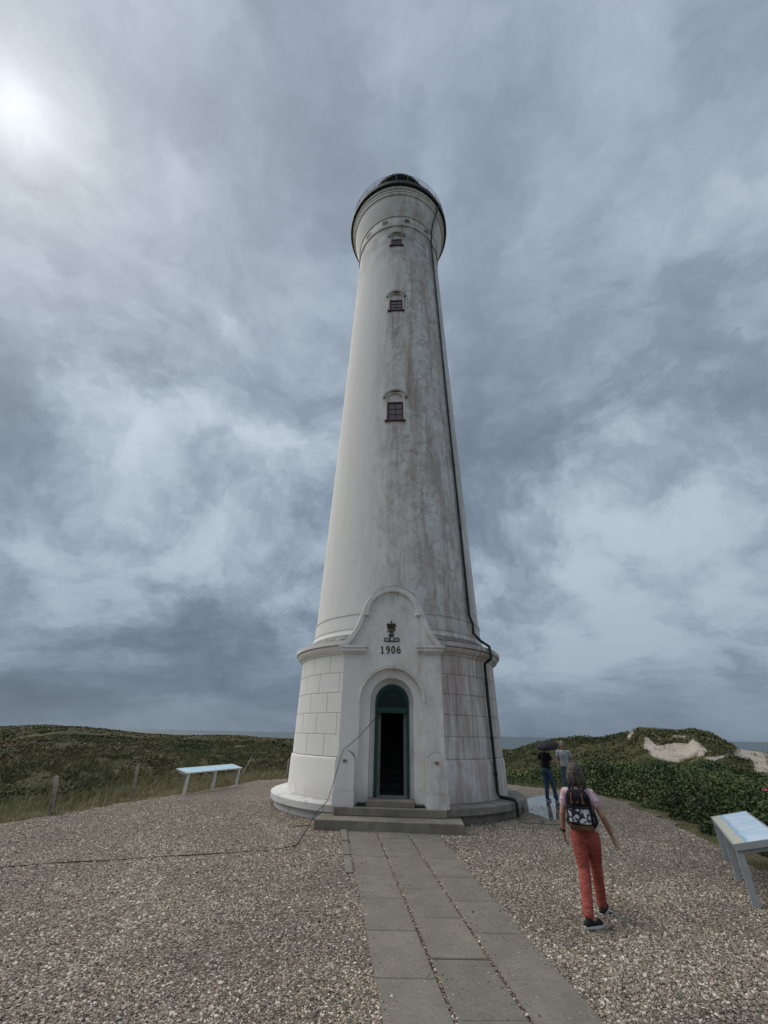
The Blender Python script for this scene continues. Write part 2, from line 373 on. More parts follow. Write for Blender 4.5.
# local frame: -Y is the portal side, +X to the right of someone facing the door
def m_plaster(stain=1., base=(.81, .795, .765), ledge=1.):
    def fn(t):
        o = t.tc(LH)['Object']; x, y, z = t.sep(o)
        ang = t.math('ARCTAN2', x, t.math('MULTIPLY', y, -1.))            # 0 = portal side, + to the right
        cyl = t.comb(t.math('MULTIPLY', ang, 3.), z, 0.)
        st1 = t.noise(t.vm('MULTIPLY', cyl, (1.9, .2, 1.)), 1., 6, .66, .7)
        st2 = t.noise(t.vm('MULTIPLY', cyl, (7.5, .5, 1.)), 1., 6, .68, .4)
        mot = t.noise(t.vm('MULTIPLY', cyl, (1., .7, 1.)), 1.1, 6, .65)
        fine = t.noise(o, 9., 5, .7)
        # weather side: front and right carry most of the grime, the left is repainted clean
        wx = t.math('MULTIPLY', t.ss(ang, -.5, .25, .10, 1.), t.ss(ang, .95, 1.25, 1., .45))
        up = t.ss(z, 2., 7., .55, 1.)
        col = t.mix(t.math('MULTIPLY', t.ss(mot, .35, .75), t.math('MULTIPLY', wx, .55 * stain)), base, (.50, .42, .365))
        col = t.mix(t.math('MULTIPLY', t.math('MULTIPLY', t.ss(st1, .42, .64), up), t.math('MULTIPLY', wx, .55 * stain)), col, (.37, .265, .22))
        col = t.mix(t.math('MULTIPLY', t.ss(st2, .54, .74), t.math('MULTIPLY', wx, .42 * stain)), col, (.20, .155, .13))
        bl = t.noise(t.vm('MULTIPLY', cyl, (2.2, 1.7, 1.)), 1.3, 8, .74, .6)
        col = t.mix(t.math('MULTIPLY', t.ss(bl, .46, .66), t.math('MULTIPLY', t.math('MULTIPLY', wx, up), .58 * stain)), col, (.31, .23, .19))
        tp = t.math('MULTIPLY', t.math('MULTIPLY', t.ss(z, 24., 29.), t.ss(z, 30.2, 29.2)), t.ss(mot, .3, .62))
        col = t.mix(t.math('MULTIPLY', tp, .55 * stain), col, (.30, .285, .25))
        # reddish algae low on the right, and a few pink runs higher
        pk = t.math('MULTIPLY', t.math('MULTIPLY', t.ss(ang, .25, .55), t.ss(z, 8.5, 3., 0., 1.)), t.ss(st2, .38, .62))
        col = t.mix(t.math('MULTIPLY', pk, .62 * stain), col, (.40, .27, .235))
        pk2 = t.math('MULTIPLY', t.ss(st1, .55, .7), t.ss(t.math('ABSOLUTE', t.math('SUBTRACT', ang, .35)), .5, .1))
        col = t.mix(t.math('MULTIPLY', pk2, .62 * stain), col, (.36, .25, .22))
        # rust-brown runs under the two lower windows
        for zs, ln, sg in ((20.75, 4.2, .6), (13.4, 3.0, .4), (26.7, 1.5, .35)):
            dz = t.math('SUBTRACT', zs, z)
            mk = t.math('MULTIPLY', t.math('MULTIPLY', t.ss(dz, -.05, .25), t.ss(dz, ln, .5)), t.ss(t.math('ABSOLUTE', ang), .17, .03))
            col = t.mix(t.math('MULTIPLY', t.math('MULTIPLY', mk, t.ss(st2, .36, .6)), sg * stain), col, (.20, .155, .13))
        # damp foot
        col = t.mix(t.math('MULTIPLY', t.math('MULTIPLY', t.ss(z, .95, .35), t.ss(mot, .35, .6)), .35 * stain), col, (.33, .28, .24))
        # lichen and soot settle on ledges that face the sky
        nz = t.sep(t.n.new('ShaderNodeNewGeometry').outputs['True Normal'])[2]
        col = t.mix(t.math('MULTIPLY', t.math('MULTIPLY', t.ss(nz, .25, .6), ledge), t.ss(t.noise(o, 3., 5, .65), .25, .5, .45, .95)), col, (.115, .105, .09))
        col = t.mix(t.ss(fine, .55, .8, 0, .16), col, (.35, .33, .31))
        return {'Base Color': col, 'Roughness': .85, 'Specular IOR Level': .2,
                'Normal': t.bump(t.math('ADD', t.noise(o, 2.2, 4, .6), t.math('MULTIPLY', fine, .35)), .35, .035)}
    return fn
MT_PLAST = material('white_plaster', m_plaster(1.))
MT_GRIMY = material('grimy_plaster', m_plaster(1.3, (.48, .455, .42)))
MT_BLOCK = material('block_plaster', m_plaster(1., ledge=.12))
MT_CLEAN = material('white_trim', m_plaster(.75, (.82, .805, .775)))
def m_concrete(t):
    o = t.tc(LH)['Object']; a = t.noise(o, 1.2, 6, .65); b = t.noise(o, 14., 4, .7)
    col = t.mix(t.ss(a, .35, .68), (.165, .148, .120), (.28, .253, .208))
    col = t.mix(t.ss(b, .55, .8, 0, .4), col, (.07, .064, .052))
    col = t.mix(t.ss(t.noise(o, 2.6, 5, .7), .58, .7, 0, .5), col, (.085, .085, .06))
    return {'Base Color': col, 'Roughness': .9, 'Normal': t.bump(b, .4, .012)}
MT_CONC = material('weathered_concrete', m_concrete)
def m_plinth(t):
    o = t.tc(LH)['Object']; x, y, z = t.sep(o); a = t.noise(o, 1.6, 6, .65); b = t.noise(o, 16., 4, .7)
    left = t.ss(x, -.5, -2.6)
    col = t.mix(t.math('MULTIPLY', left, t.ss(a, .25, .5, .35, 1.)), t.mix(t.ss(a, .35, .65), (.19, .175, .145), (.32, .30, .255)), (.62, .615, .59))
    col = t.mix(t.ss(t.noise(o, 3.4, 5, .7), .56, .7, 0, .6), col, (.17, .165, .14))
    return {'Base Color': col, 'Roughness': .9, 'Normal': t.bump(b, .4, .012)}
MT_PLINTH = material('painted_concrete', m_plinth)
MT_GREEN = plain('dark_green_paint', (.008, .05, .035), .25, 9, .45, .4)
MT_PIPE = plain('green_black_pipe', (.012, .026, .022), .3, 5, .5, .35)
MT_IRON = plain('black_iron', (.012, .014, .014), .3, 8, .5, .4)
MT_MAROON = plain('maroon_window_paint', (.085, .016, .016), .25, 20, .5, .35)
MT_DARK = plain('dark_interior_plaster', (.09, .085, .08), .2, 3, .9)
MT_BRONZE = plain('dark_bronze', (.05, .03, .024), .3, 25, .6, .3)
def m_glass(t): return {'Base Color': (.012, .022, .02), 'Roughness': .22, 'Specular IOR Level': .2}
MT_GLASS = material('dark_window_glass', m_glass)
MT_GREYPANE = plain('grey_pane', (.15, .14, .15), .15, 6, .25, .5)

A_ = lambda a: a - math.pi / 2      # portal-relative angle -> lathe angle
# shaft
PROF = [(3.36, 4.50), (3.27, 4.60), (3.19, 4.74), (3.15, 4.90), (3.165, 4.905), (3.165, 4.96), (3.13, 4.965), (3.105, 5.38), (3.125, 5.385), (3.125, 5.44), (3.085, 5.445),
        (3.05, 7.), (2.945, 11), (2.85, 14.5), (2.735, 19.5), (2.62, 24.5), (2.53, 29.15)]
def rshaft(z):
    ps = sorted((zz, r) for r, zz in PROF); return float(np.interp(z, [a for a, b in ps], [b for a, b in ps]))
# shaft with real window openings: angular grid, faces left out where the windows sit
WIN = [(13.55, 14.62, 15.12, .36), (20.95, 21.85, 22.35, .35), (27.0, 27.72, 28.2, .33)]     # sill, head of frame, crown, half width
mb = MB(); zs = []
for i in range(len(PROF) - 1):
    z0, z1 = PROF[i][1], PROF[i + 1][1]; n = max(1, int((z1 - z0) / .8)); zs += [z0 + (z1 - z0) * k / n for k in range(n)]
zs.append(PROF[-1][1]); zs += [v for w_ in WIN for v in (w_[0], w_[2])]; zs = sorted(set(round(v, 4) for v in zs))
aset = sorted(set([round(2 * math.pi * k / 120 - math.pi, 5) for k in range(120)]))
def shaft_faces():
    for zi in range(len(zs) - 1):
        z0, z1 = zs[zi], zs[zi + 1]; zm = (z0 + z1) / 2
        ha = None
        for w_ in WIN:
            if w_[0] - 1e-3 < zm < w_[2] + 1e-3: ha = (w_[3] + .0) / rshaft(zm)
        al = [a for a in aset if ha is None or abs(a) > ha + .004]
        if ha: al = sorted(al + [-ha, ha])
        m = len(al); r0, r1 = rshaft(z0), rshaft(z1)
        vs = [(r0 * math.sin(a), -r0 * math.cos(a), z0) for a in al] + [(r1 * math.sin(a), -r1 * math.cos(a), z1) for a in al]
        fs = [(k, (k + 1) % m, (k + 1) % m + m, k + m) for k in range(m) if not (ha and abs(al[k] + ha) < 1e-6)]
        mb.add(vs, fs)
shaft_faces()
shaft = mb.build('shaft', MT_PLAST, LH, auto=35)
# base: core wall with an opening behind the door
mb = MB(); g = .18
mb.lathe([(3.47, .3), (3.44, 4.12)], 100, A_(g), A_(2 * math.pi - g)); mb.lathe([(3.45, 3.3), (3.44, 4.12)], 8, A_(-g), A_(g))
base_wall = mb.build('base_wall', MT_PLAST, LH, auto=35)
mb = MB(); mb.lathe([(3.475, .38), (3.535, .385), (3.53, 1.24), (3.515, 1.33), (3.475, 1.36)], 100, A_(.40), A_(2 * math.pi - .40)); mb.build('dado', MT_BLOCK, base_wall, auto=30)
# rusticated plaster blocks, five courses
courses = np.linspace(1.365, 4.10, 6); NB = 26
for ci in range(5):
    z0, z1 = courses[ci] + .008, courses[ci + 1] - .008; wd = 2 * math.pi / NB
    ra = np.interp((z0 + z1) / 2, [.3, 4.1], [3.495, 3.462])
    def block(a0, a1):
        m = MB(); n = 5; j = .007 / 3.46; c = .009
        inner, edge, outer = ra - .05, ra - .012, ra
        def pt(r, a, z): return (r * math.sin(a), -r * math.cos(a), z)
        A0, A1 = a0 + j, a1 - j; cc = c / 3.46
        rows = []
        for (r, zz, e) in ((inner, z0, 0), (edge, z0, 0), (outer, z0 + c, cc), (outer, z1 - c, cc), (edge, z1, 0), (inner, z1, 0)):
            rows.append([pt(r, A0 + e + (A1 - A0 - 2 * e) * k / n, zz) for k in range(n + 1)])
        vs = [p for row in rows for p in row]; w_ = n + 1
        fs = [(i * w_ + k, i * w_ + k + 1, (i + 1) * w_ + k + 1, (i + 1) * w_ + k) for i in range(5) for k in range(n)]
        fs += [(0, w_, 4 * w_, 5 * w_), (w_, 2 * w_, 3 * w_, 4 * w_), (n, 5 * w_ + n, 4 * w_ + n, w_ + n), (w_ + n, 4 * w_ + n, 3 * w_ + n, 2 * w_ + n)]
        m.add(vs, fs); return m
    m0 = block(-wd / 2, wd / 2).mesh(name='block'); m0.materials.append(MT_BLOCK)
    for k in range(NB):
        a = wd * (k + .5 * (ci % 2)); a = (a + math.pi) % (2 * math.pi) - math.pi
        if abs(a) < .30: continue
        if abs(a) < .42 + wd / 2 and abs(a) - wd / 2 < .36:                 # cut against the portal
            s_ = 1 if a > 0 else -1; b = abs(a) + wd / 2
            if b - .38 < .05: continue
            o = (block(.38, b) if s_ > 0 else block(-b, -.38)).build('block', MT_BLOCK, base_wall); continue
        o = bpy.data.objects.new('block', m0); COL.objects.link(o); o.parent = base_wall; o.rotation_euler = (0, 0, a)
# cornice between base and shaft
mb = MB(); mb.lathe([(3.44, 4.08), (3.50, 4.10), (3.52, 4.16), (3.60, 4.19), (3.645, 4.25), (3.65, 4.30), (3.63, 4.305), (3.63, 4.33), (3.71, 4.335), (3.72, 4.45), (3.69, 4.47), (3.30, 4.56)], 120, A_(.17), A_(2 * math.pi - .17))
mb.build('cornice', MT_PLAST, LH, auto=30)
# foundation platform with an overhanging lip
mb = MB(); mb.lathe([(3.90, -.25), (3.89, .17), (3.91, .172)], 110); mb.build('foundation', MT_PLINTH, LH, auto=30)
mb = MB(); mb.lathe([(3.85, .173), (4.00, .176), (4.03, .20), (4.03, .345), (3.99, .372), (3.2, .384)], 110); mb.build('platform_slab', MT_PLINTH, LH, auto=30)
# gallery
mb = MB(); mb.lathe([(2.53, 29.1), (2.60, 29.12), (2.61, 29.22), (2.56, 29.24), (2.55, 30.15), (2.62, 30.17), (2.64, 30.27), (2.60, 30.3), (2.68, 30.55), (2.80, 31.0), (2.93, 31.5), (2.96, 31.85), (3.04, 31.87), (3.05, 32.08), (3.09, 32.09), (3.105, 32.28), (3.17, 32.29), (3.18, 32.52)], 120)
gallery = mb.build('gallery', MT_CLEAN, LH, auto=25)
mb = MB(); mb.lathe([(3.15, 32.50), (3.30, 32.51), (3.34, 32.56), (3.35, 32.84), (3.30, 32.90), (1.2, 32.95)], 120); mb.build('gallery_rim', MT_IRON, gallery, auto=30)
rail = MB()
for z in (33.2, 33.5, 33.8): rail.tube([(3.25 * math.cos(a), 3.25 * math.sin(a), z) for a in np.linspace(0, 2 * math.pi, 73)], .012, 5, cap=False)
rl = rail.build('railing', MT_IRON, gallery)
mpost = MB().tube([(3.25, 0, 32.9), (3.25, 0, 33.81)], .014, 6).mesh(); mpost.materials.append(MT_IRON)
for k in range(28):
    o = bpy.data.objects.new('post', mpost); COL.objects.link(o); o.parent = rl; o.rotation_euler = (0, 0, 2 * math.pi * k / 28)
lant = MB().lathe([(1.95, 32.9), (1.95, 34.3), (1.82, 34.32)], 48).build('lantern', MT_PLAST, LH, auto=30)
MB().lathe([(1.8, 34.3), (1.8, 36.55)], 24).build('lantern_glass', MT_GREYPANE, lant)  # opaque grey puts the sky's reflection into the lantern glass colour
for k in range(12):
    a = math.pi * k / 6; MB().tube([(1.83 * math.cos(a), 1.83 * math.sin(a), 34.3), (1.83 * math.cos(a), 1.83 * math.sin(a), 36.55)], .035, 6).build('mullion', MT_GREEN, lant)
MB().lathe([(1.75, 36.5), (2.06, 36.68), (2.08, 36.88), (1.8, 37.3), (1.2, 37.7), (.5, 37.95), (.12, 38.05), (.12, 38.6), (.01, 38.7)], 40).build('dome', MT_PIPE, lant, auto=40)
# small vents in the band under the gallery
for a in (-1.35, -.80, -.29, .25, .78, 1.4, 2.2, -2.2):
    M = Matrix.Rotation(a, 4, 'Z') @ Matrix.Translation((0, -2.555, 29.72))
    v_ = MB().box(-.19, .19, -.035, .1, -.17, .17, M).build('vent', MT_PLAST, gallery)
    MB().box(-.14, .14, -.045, .05, -.12, .12, M).build('vent_louvre', MT_IRON, gallery)

# portal -------------------------------------------------------------
PT = 3.75
def arch(r, cz, zb, n=24, cx=0.):
    return [(cx - r, zb)] + [(cx - r * math.cos(math.pi * k / n), cz + r * math.sin(math.pi * k / n)) for k in range(n + 1)] + [(cx + r, zb)]
def gable_right(off=0.):
    pts_ = []
    for k in range(13):
        th = math.pi / 2 * k / 12
        pts_.append((1.50 - (.60) * math.sin(th) ** 1.15 * 1.0, 4.20 + 1.0 * (1 - math.cos(th))))
    return pts_
curve = [(1.50 - .62 * math.sin(math.pi / 2 * k / 12), 5.22 - 1.02 * math.cos(math.pi / 2 * k / 12)) for k in range(13)]    # scroll, foot to shoulder
_cp = [(1.52, 4.20), (1.42, 4.31), (1.31, 4.45), (1.20, 4.61), (1.10, 4.79), (1.01, 4.99), (.95, 5.18), (.915, 5.36)]
curve = [(float(np.interp(u, range(8), [p[0] for p in _cp])), float(np.interp(u, range(8), [p[1] for p in _cp]))) for u in np.linspace(0, 7, 15)]
top = [(.86 * math.cos(a), 5.14 + .86 * math.sin(a)) for a in np.linspace(.27, math.pi - .27, 27)]
outer = [(1.40, .34), (1.40, 4.0)] + curve + top + [(-x, z) for x, z in curve[::-1]] + [(-1.40, 4.0), (-1.40, .34)]
a1, a2, a3 = arch(.88, 2.73, .34), arch(.60, 2.76, .34), arch(.475, 2.74, .34)
mb = MB(); F1, F2, F3 = -PT, -(PT - .10), -(PT - .33)
mb.add([(x, F1, z) for x, z in outer[::-1]] + [(x, F1, z) for x, z in a1[::-1]], [tuple(range(len(outer) + len(a1)))])
def skin(p, q, y0, y1):
    n = len(p); mb.add([(x, y0, z) for x, z in p] + [(x, y1, z) for x, z in q], [(i, i + 1, i + 1 + n, i + n) for i in range(n - 1)])
skin(outer, outer, F1, -2.45); skin(a1, a1, F1, F2); skin(a1, a2, F2, F2); skin(a2, a2, F2, F3); skin(a2, a3, F3, F3); skin(a3, a3, F3, -2.9)
portal = mb.build('portal', MT_CLEAN, LH)
# raised moulding along gable
path = [(x, z) for x, z in curve] + top + [(-x, z) for x, z in curve[::-1]]
def band(path, w, y0, y1, lip=.03):
    P = [Vector((x, z)) for x, z in path]; m = MB(); vs = []
    for i, p in enumerate(P):
        d = (P[min(i + 1, len(P) - 1)] - P[max(i - 1, 0)]).normalized(); nrm = Vector((-d.y, d.x))
        q = p + nrm * w
        vs += [(p.x, y1, p.y), (p.x, y0 + lip, p.y), ((p + nrm * lip).x, y0, (p + nrm * lip).y), ((q - nrm * lip).x, y0, (q - nrm * lip).y), (q.x, y0 + lip, q.y), (q.x, y1, q.y)]
    fs = [(i * 6 + k, i * 6 + k + 1, i * 6 + 7 + k, i * 6 + 6 + k) for i in range(len(P) - 1) for k in range(5)]
    n = len(P) - 1; fs += [tuple(range(6)), tuple(range(n * 6, n * 6 + 6))]
    m.add(vs, fs); return m
band(curve, .17, -PT - .06, -2.6).build('gable_moulding', MT_CLEAN, portal)
band([(-x, z) for x, z in curve][::-1], .17, -PT - .06, -2.6).build('gable_moulding', MT_CLEAN, portal)
top2 = [(.90 * math.cos(a), 5.13 + .90 * math.sin(a)) for a in np.linspace(-.02, math.pi + .02, 31)]
band(top2, .20, -PT - .085, -2.6).build('arch_moulding', MT_CLEAN, portal)
for s_ in (-1, 1):
    mb = MB()
    for (xa, xb, z0, z1, pr) in ((.78, 1.46, 4.0, 4.06, .05), (.75, 1.50, 4.06, 4.16, .11), (.72, 1.535, 4.16, 4.225, .14)):
        mb.box(min(s_ * xa, s_ * xb), max(s_ * xa, s_ * xb), -PT - pr, -2.9, z0, z1)
    mb.build('cornice_block', MT_CLEAN, portal)
    # low round-headed pier at the foot
    xc = s_ * 1.165
    pier = MB().prism([(xc + dx_, z) for dx_, z in [(-.25, .37)] + [(-.25 * math.cos(math.pi * k / 12), 1.30 + .25 * math.sin(math.pi * k / 12)) for k in range(13)] + [(.25, .37)]], -PT - .30, -PT + .05).build('pier', MT_CLEAN, LH)
    MB().box(xc - .27, xc + .27, -PT - .325, -PT + .02, .372, .68).build('pier_foot', MT_CLEAN, pier)
    MB().box(xc - .05, xc + .05, -PT - .315, -PT - .29, 1.30, 1.36).build('pier_bolt', MT_CONC, pier)
# hood moulding round door
hood = [(x, z) for x, z in arch(.93, 2.73, 2.45)][::-1]
band(hood[1:-1], .055, -PT - .05, -PT + .02, .012).build('hood_moulding', MT_CLEAN, portal)
# door frame, transom, fanlight
fy = -(PT - .27)
fr = MB(); oa, ia = arch(.472, 2.74, .55), arch(.405, 2.74, .55)
n = len(oa); vs = [(x, fy, z) for x, z in oa] + [(x, fy, z) for x, z in ia] + [(x, fy + .12, z) for x, z in oa] + [(x, fy + .12, z) for x, z in ia]
fr.add(vs, [(i, i + 1, i + 1 + n, i + n) for i in range(n - 1)] + [(n + i, n + i + 1, 3 * n + i + 1, 3 * n + i) for i in range(n - 1)] + [(i, 2 * n + i, 2 * n + i + 1, i + 1) for i in range(n - 1)])
dframe = fr.build('door_frame', MT_GREEN, LH)
MB().box(-.405, .405, fy - .03, fy + .10, 2.46, 2.60, ch=.012).build('transom', MT_GREEN, dframe)
MB().prism(arch(.404, 2.74, 2.601)[0:], fy + .05, fy + .07).build('fanlight_pane', material('greenish_glass', lambda t: {'Base Color': (.010, .024, .021), 'Roughness': .2, 'Specular IOR Level': .25}), dframe)
ia2 = arch(.404, 2.74, 2.601); 
band(ia2[::-1][1:-1], .05, fy + .02, fy + .06, .008).build('fanlight_frame', MT_GREEN, dframe)
for s_ in (-1, 1):
    MB().box(s_ * .36 - .045, s_ * .36 + .045, fy + .125, fy + .17, .55, 2.46).build('inner_jamb', plain('pale_jamb', (.16, .185, .18), .15, 6, .6), dframe)
MB().box(-.405, .405, fy - .01, fy + .1, .505, .555).build('threshold', plain('grey_threshold', (.17, .18, .17), .2, 12, .7), dframe)
leaf = MB().box(-.42, -.375, fy + .2, fy + 1.05, .57, 2.44, ch=.006).build('door_leaf', MT_GREEN, dframe)
# passage behind the door
mb = MB(); y0_, y1_ = -3.28, -.6
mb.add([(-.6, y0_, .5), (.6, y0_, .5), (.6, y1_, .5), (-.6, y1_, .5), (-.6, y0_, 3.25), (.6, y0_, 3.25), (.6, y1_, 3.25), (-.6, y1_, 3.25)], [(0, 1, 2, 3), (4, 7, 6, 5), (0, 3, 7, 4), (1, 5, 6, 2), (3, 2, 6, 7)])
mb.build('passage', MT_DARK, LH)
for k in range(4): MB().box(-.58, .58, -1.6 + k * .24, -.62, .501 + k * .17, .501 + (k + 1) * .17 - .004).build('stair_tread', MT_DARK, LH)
# steps
st = MB().box(-1.70, 1.70, -4.72, -3.9, -.2, .205, ch=.02).build('step', MT_CONC, LH)
MB().box(-1.36, 1.36, -4.16, -3.2, .21, .372, ch=.015).build('step', MT_CONC, LH)
MB().box(-.60, .60, -3.98, -3.3, .374, .50, ch=.012).build('step', MT_CONC, LH)
# lettering
def numeral(strokes, x, name='numeral'):
    m = MB()
    for pts_ in strokes: m.tube([(x + a, -PT - .006, 4.02 + b) for a, b in pts_], .0165, 6)
    return m.build(name, MT_BRONZE, portal)
def el_(cx, cz, rx, rz, a0, a1, n=14): return [(cx + rx * math.cos(a), cz + rz * math.sin(a)) for a in np.linspace(a0, a1, n)]
TAU = 2 * math.pi
numeral([[(0, .0), (0, .19)], [(-.035, .15), (0, .19)], [(-.04, .0), (.04, .0)]], -.285)
numeral([el_(0, .14, .042, .052, 0, TAU), [(.042, .14), (.04, .06), (.0, .0), (-.03, .005)]], -.125)
numeral([el_(0, .097, .045, .097, 0, TAU, 18)], .035)
numeral([el_(0, .055, .042, .055, 0, TAU), [(-.042, .055), (-.04, .12), (-.005, .185), (.03, .19)]], .195)
# crowned royal cypher: crown, F and 8 with two curls
cy = -PT - .02; mono = MB()
mono.prism([(-.13, 4.80), (-.17, 4.93), (-.11, 4.985), (-.05, 4.95), (0, 5.0), (.05, 4.95), (.11, 4.985), (.17, 4.93), (.13, 4.80)], cy, -PT + .01, Matrix.Translation((-.03, 0, 0)))
mono.box(-.155, .095, cy - .008, -PT, 4.765, 4.80); mono.box(-.045, -.015, cy, -PT, 5.0, 5.06); mono.box(-.06, 0, cy - .002, -PT, 5.02, 5.04)
cy_o = mono.build('crown_emblem', MT_BRONZE, portal)
mono = MB()
def stroke(pts_, r=.016): mono.tube([(x - .03, -PT - .008, z) for x, z in pts_], r, 6)
stroke([(-.06, 4.34), (-.045, 4.5), (-.02, 4.72)], .022); stroke([(-.14, 4.68), (-.06, 4.73), (.05, 4.70), (.14, 4.75)], .02); stroke([(-.10, 4.56), (0, 4.57), (.09, 4.60)], .018)
def loop(cx, cz, rx, rz, a0=0, a1=2 * math.pi): stroke([(cx + rx * math.cos(a), cz + rz * math.sin(a)) for a in np.linspace(a0, a1, 17)], .016)
loop(.03, 4.60, .05, .07); loop(.03, 4.44, .072, .09); loop(-.17, 4.41, .075, .055, .2, 5.6); loop(.21, 4.41, .075, .055, -2.4, 3.0)
stroke([(-.24, 4.36), (-.1, 4.345), (.03, 4.35), (.16, 4.345), (.28, 4.36)], .014)
cyp = mono.build('cypher', MT_BRONZE, portal)
for o in (cy_o, cyp):
    for v in o.data.vertices: v.co.x = -.03 + (v.co.x + .03) * .84; v.co.z = 4.36 + (v.co.z - 4.36) * .84

# windows
for zi, (z0, zh, zc, hw) in enumerate(WIN):
    zm = (z0 + zc) / 2; rm = rshaft(zm); tl = math.atan((rshaft(z0) - rshaft(zc)) / (zc - z0))
    r0 = rshaft(z0) * math.cos(hw / rm)
    M = Matrix.Translation((0, -(rshaft(zm) * math.cos(hw / rm)), 0))
    win = bpy.data.objects.new('window', None); COL.objects.link(win); win.parent = LH; win.empty_display_size = .2
    cz = zc - hw
    # surround: fills the opening's upper corners outside the arch, set in the wall
    mb = MB(); ar = [(-hw, zc + .02)] + [(-hw, cz)] + [(-hw * math.cos(math.pi * k / 16), cz + hw * math.sin(math.pi * k / 16)) for k in range(1, 16)] + [(hw, cz), (hw, zc + .02)]
    mb.prism(ar[:], -.05, .35, M)
    mb.box(-hw - .05, -hw + .012, -.045, .4, z0 - .02, zc + .02, M); mb.box(hw - .012, hw + .05, -.045, .4, z0 - .02, zc + .02, M)
    mb.build('surround', MT_PLAST, win)
    tym = MB().prism([(-hw, zh)] + [(-hw * math.cos(math.pi * k / 16), cz + hw * math.sin(math.pi * k / 16)) for k in range(17)] + [(hw, zh)], .035, .4, M).build('tympanum', MT_CLEAN, win)
    fm = MB()
    for (xa, xb, za, zb) in ((-hw + .01, -hw + .08, z0 + .01, zh), (hw - .08, hw - .01, z0 + .01, zh), (-hw + .08, hw - .08, zh - .07, zh), (-hw + .08, hw - .08, z0 + .01, z0 + .08)):
        fm.box(xa, xb, .0, .2, za, zb, M)
    f_ = fm.build('frame', MT_MAROON, win)
    nx, nz = 2, 3
    for k in range(1, nx): MB().box(-.018, .018, .012, .17, z0 + .08, zh - .07, M).build('glazing_bar', MT_MAROON, f_)
    for k in range(1, nz):
        zz = z0 + .08 + (zh - z0 - .15) * k / nz; MB().box(-hw + .08, hw - .08, .016, .165, zz - .014, zz + .014, M).build('glazing_bar', MT_MAROON, f_)
    for i in range(nx):
        for k in range(nz):
            xw = (2 * hw - .16) / nx; zw = (zh - z0 - .15) / nz; xa = -hw + .08 + i * xw; za = z0 + .08 + k * zw
            MB().box(xa, xa + xw, .035, .043, za, za + zw, M).build('pane', MT_GREYPANE, f_)
    MB().box(-hw - .08, hw + .08, -.10, .25, z0 - .06, z0 + .01, M).build('sill', MT_MAROON, win)
    rh = hw + .19
    hp = [(rh * math.cos(a), cz + rh * math.sin(a)) for a in np.linspace(.22, math.pi - .22, 21)]
    P2 = []
    m2 = MB(); ln = len(hp)
    for (x, z), (x2, z2) in zip(hp, [(x * (1 - .09 / rh), cz + (z - cz) * (1 - .09 / rh)) for x, z in hp]):
        ro = rshaft(z); yo = -math.sqrt(ro * ro - x * x); ri = rshaft(z2); yi = -math.sqrt(ri * ri - x2 * x2)
        m2.v += [(x, yo + .02, z), (x, yo - .10, z), (x2, yi - .10, z2), (x2, yi + .02, z2)]
    m2.f += [(i * 4 + k, i * 4 + k + 1, i * 4 + 5 + k, i * 4 + 4 + k) for i in range(ln - 1) for k in range(3)] + [(0, 1, 2, 3), tuple(range(ln * 4 - 4, ln * 4))]; m2.m = [0] * len(m2.f)
    m2.build('hood', MT_GRIMY, win)
# downpipe
PA = R(54)
def pp(r, z, a=PA): return (r * math.sin(a), -r * math.cos(a), z)
pts_ = [pp(3.35, 32.55), pp(3.10, 31.7), pp(2.85, 30.9), pp(2.70, 30.2)]
pts_ += [pp(rshaft(z) + .085, z) for z in np.linspace(29.0, 5.6, 22)] + [pp(3.27, 5.3), pp(3.27, 4.98), pp(3.50, 4.72), pp(3.80, 4.50), pp(3.82, 4.2), pp(3.80, 4.12), pp(3.58, 3.98)]
pts_ += [pp(3.575, 3.0), pp(3.60, 1.4), pp(3.61, .55), pp(3.66, .46), pp(4.0, .44), pp(4.12, .42), pp(4.14, .34), pp(4.14, .05)]
pipe = MB().tube(pts_, .046, 8).build('downpipe', MT_PIPE, LH, auto=50)
for z in (6.2, 9, 12, 15, 18, 21, 24, 27): MB().tube([pp(rshaft(z) + .085, z - .04), pp(rshaft(z) + .085, z + .04)], .058, 8).build('bracket', MT_PIPE, pipe)
for z, r_ in ((3.4, 3.575), (1.9, 3.592), (1.0, 3.605)): MB().tube([pp(r_, z - .04), pp(r_, z + .04)], .058, 8).build('bracket', MT_PIPE, pipe)

LM = LH.matrix_basis.copy(); LM = Matrix.Translation((TX, TY, 0)) @ Matrix.Rotation(-TANG, 4, 'Z')
def lh(x, y, z): return LM @ Vector((x, y, z))
# boot scrapers beside the threshold
for s_, lb in ((-1, 'dark bristle boot scraper left of the doorway'), (1, 'dark bristle boot scraper right of the doorway')):
    o = thing('boot_scraper', lb, 'boot scraper', lh(s_ * .72, -3.86, .373), -TANG)
    MB().box(-.13, .13, -.07, .07, 0, .035).build('tray', MT_IRON, o)
    for k in range(5): MB().box(-.12 + k * .05, -.09 + k * .05, -.06, .06, .036, .07).build('bristle', MT_IRON, o)

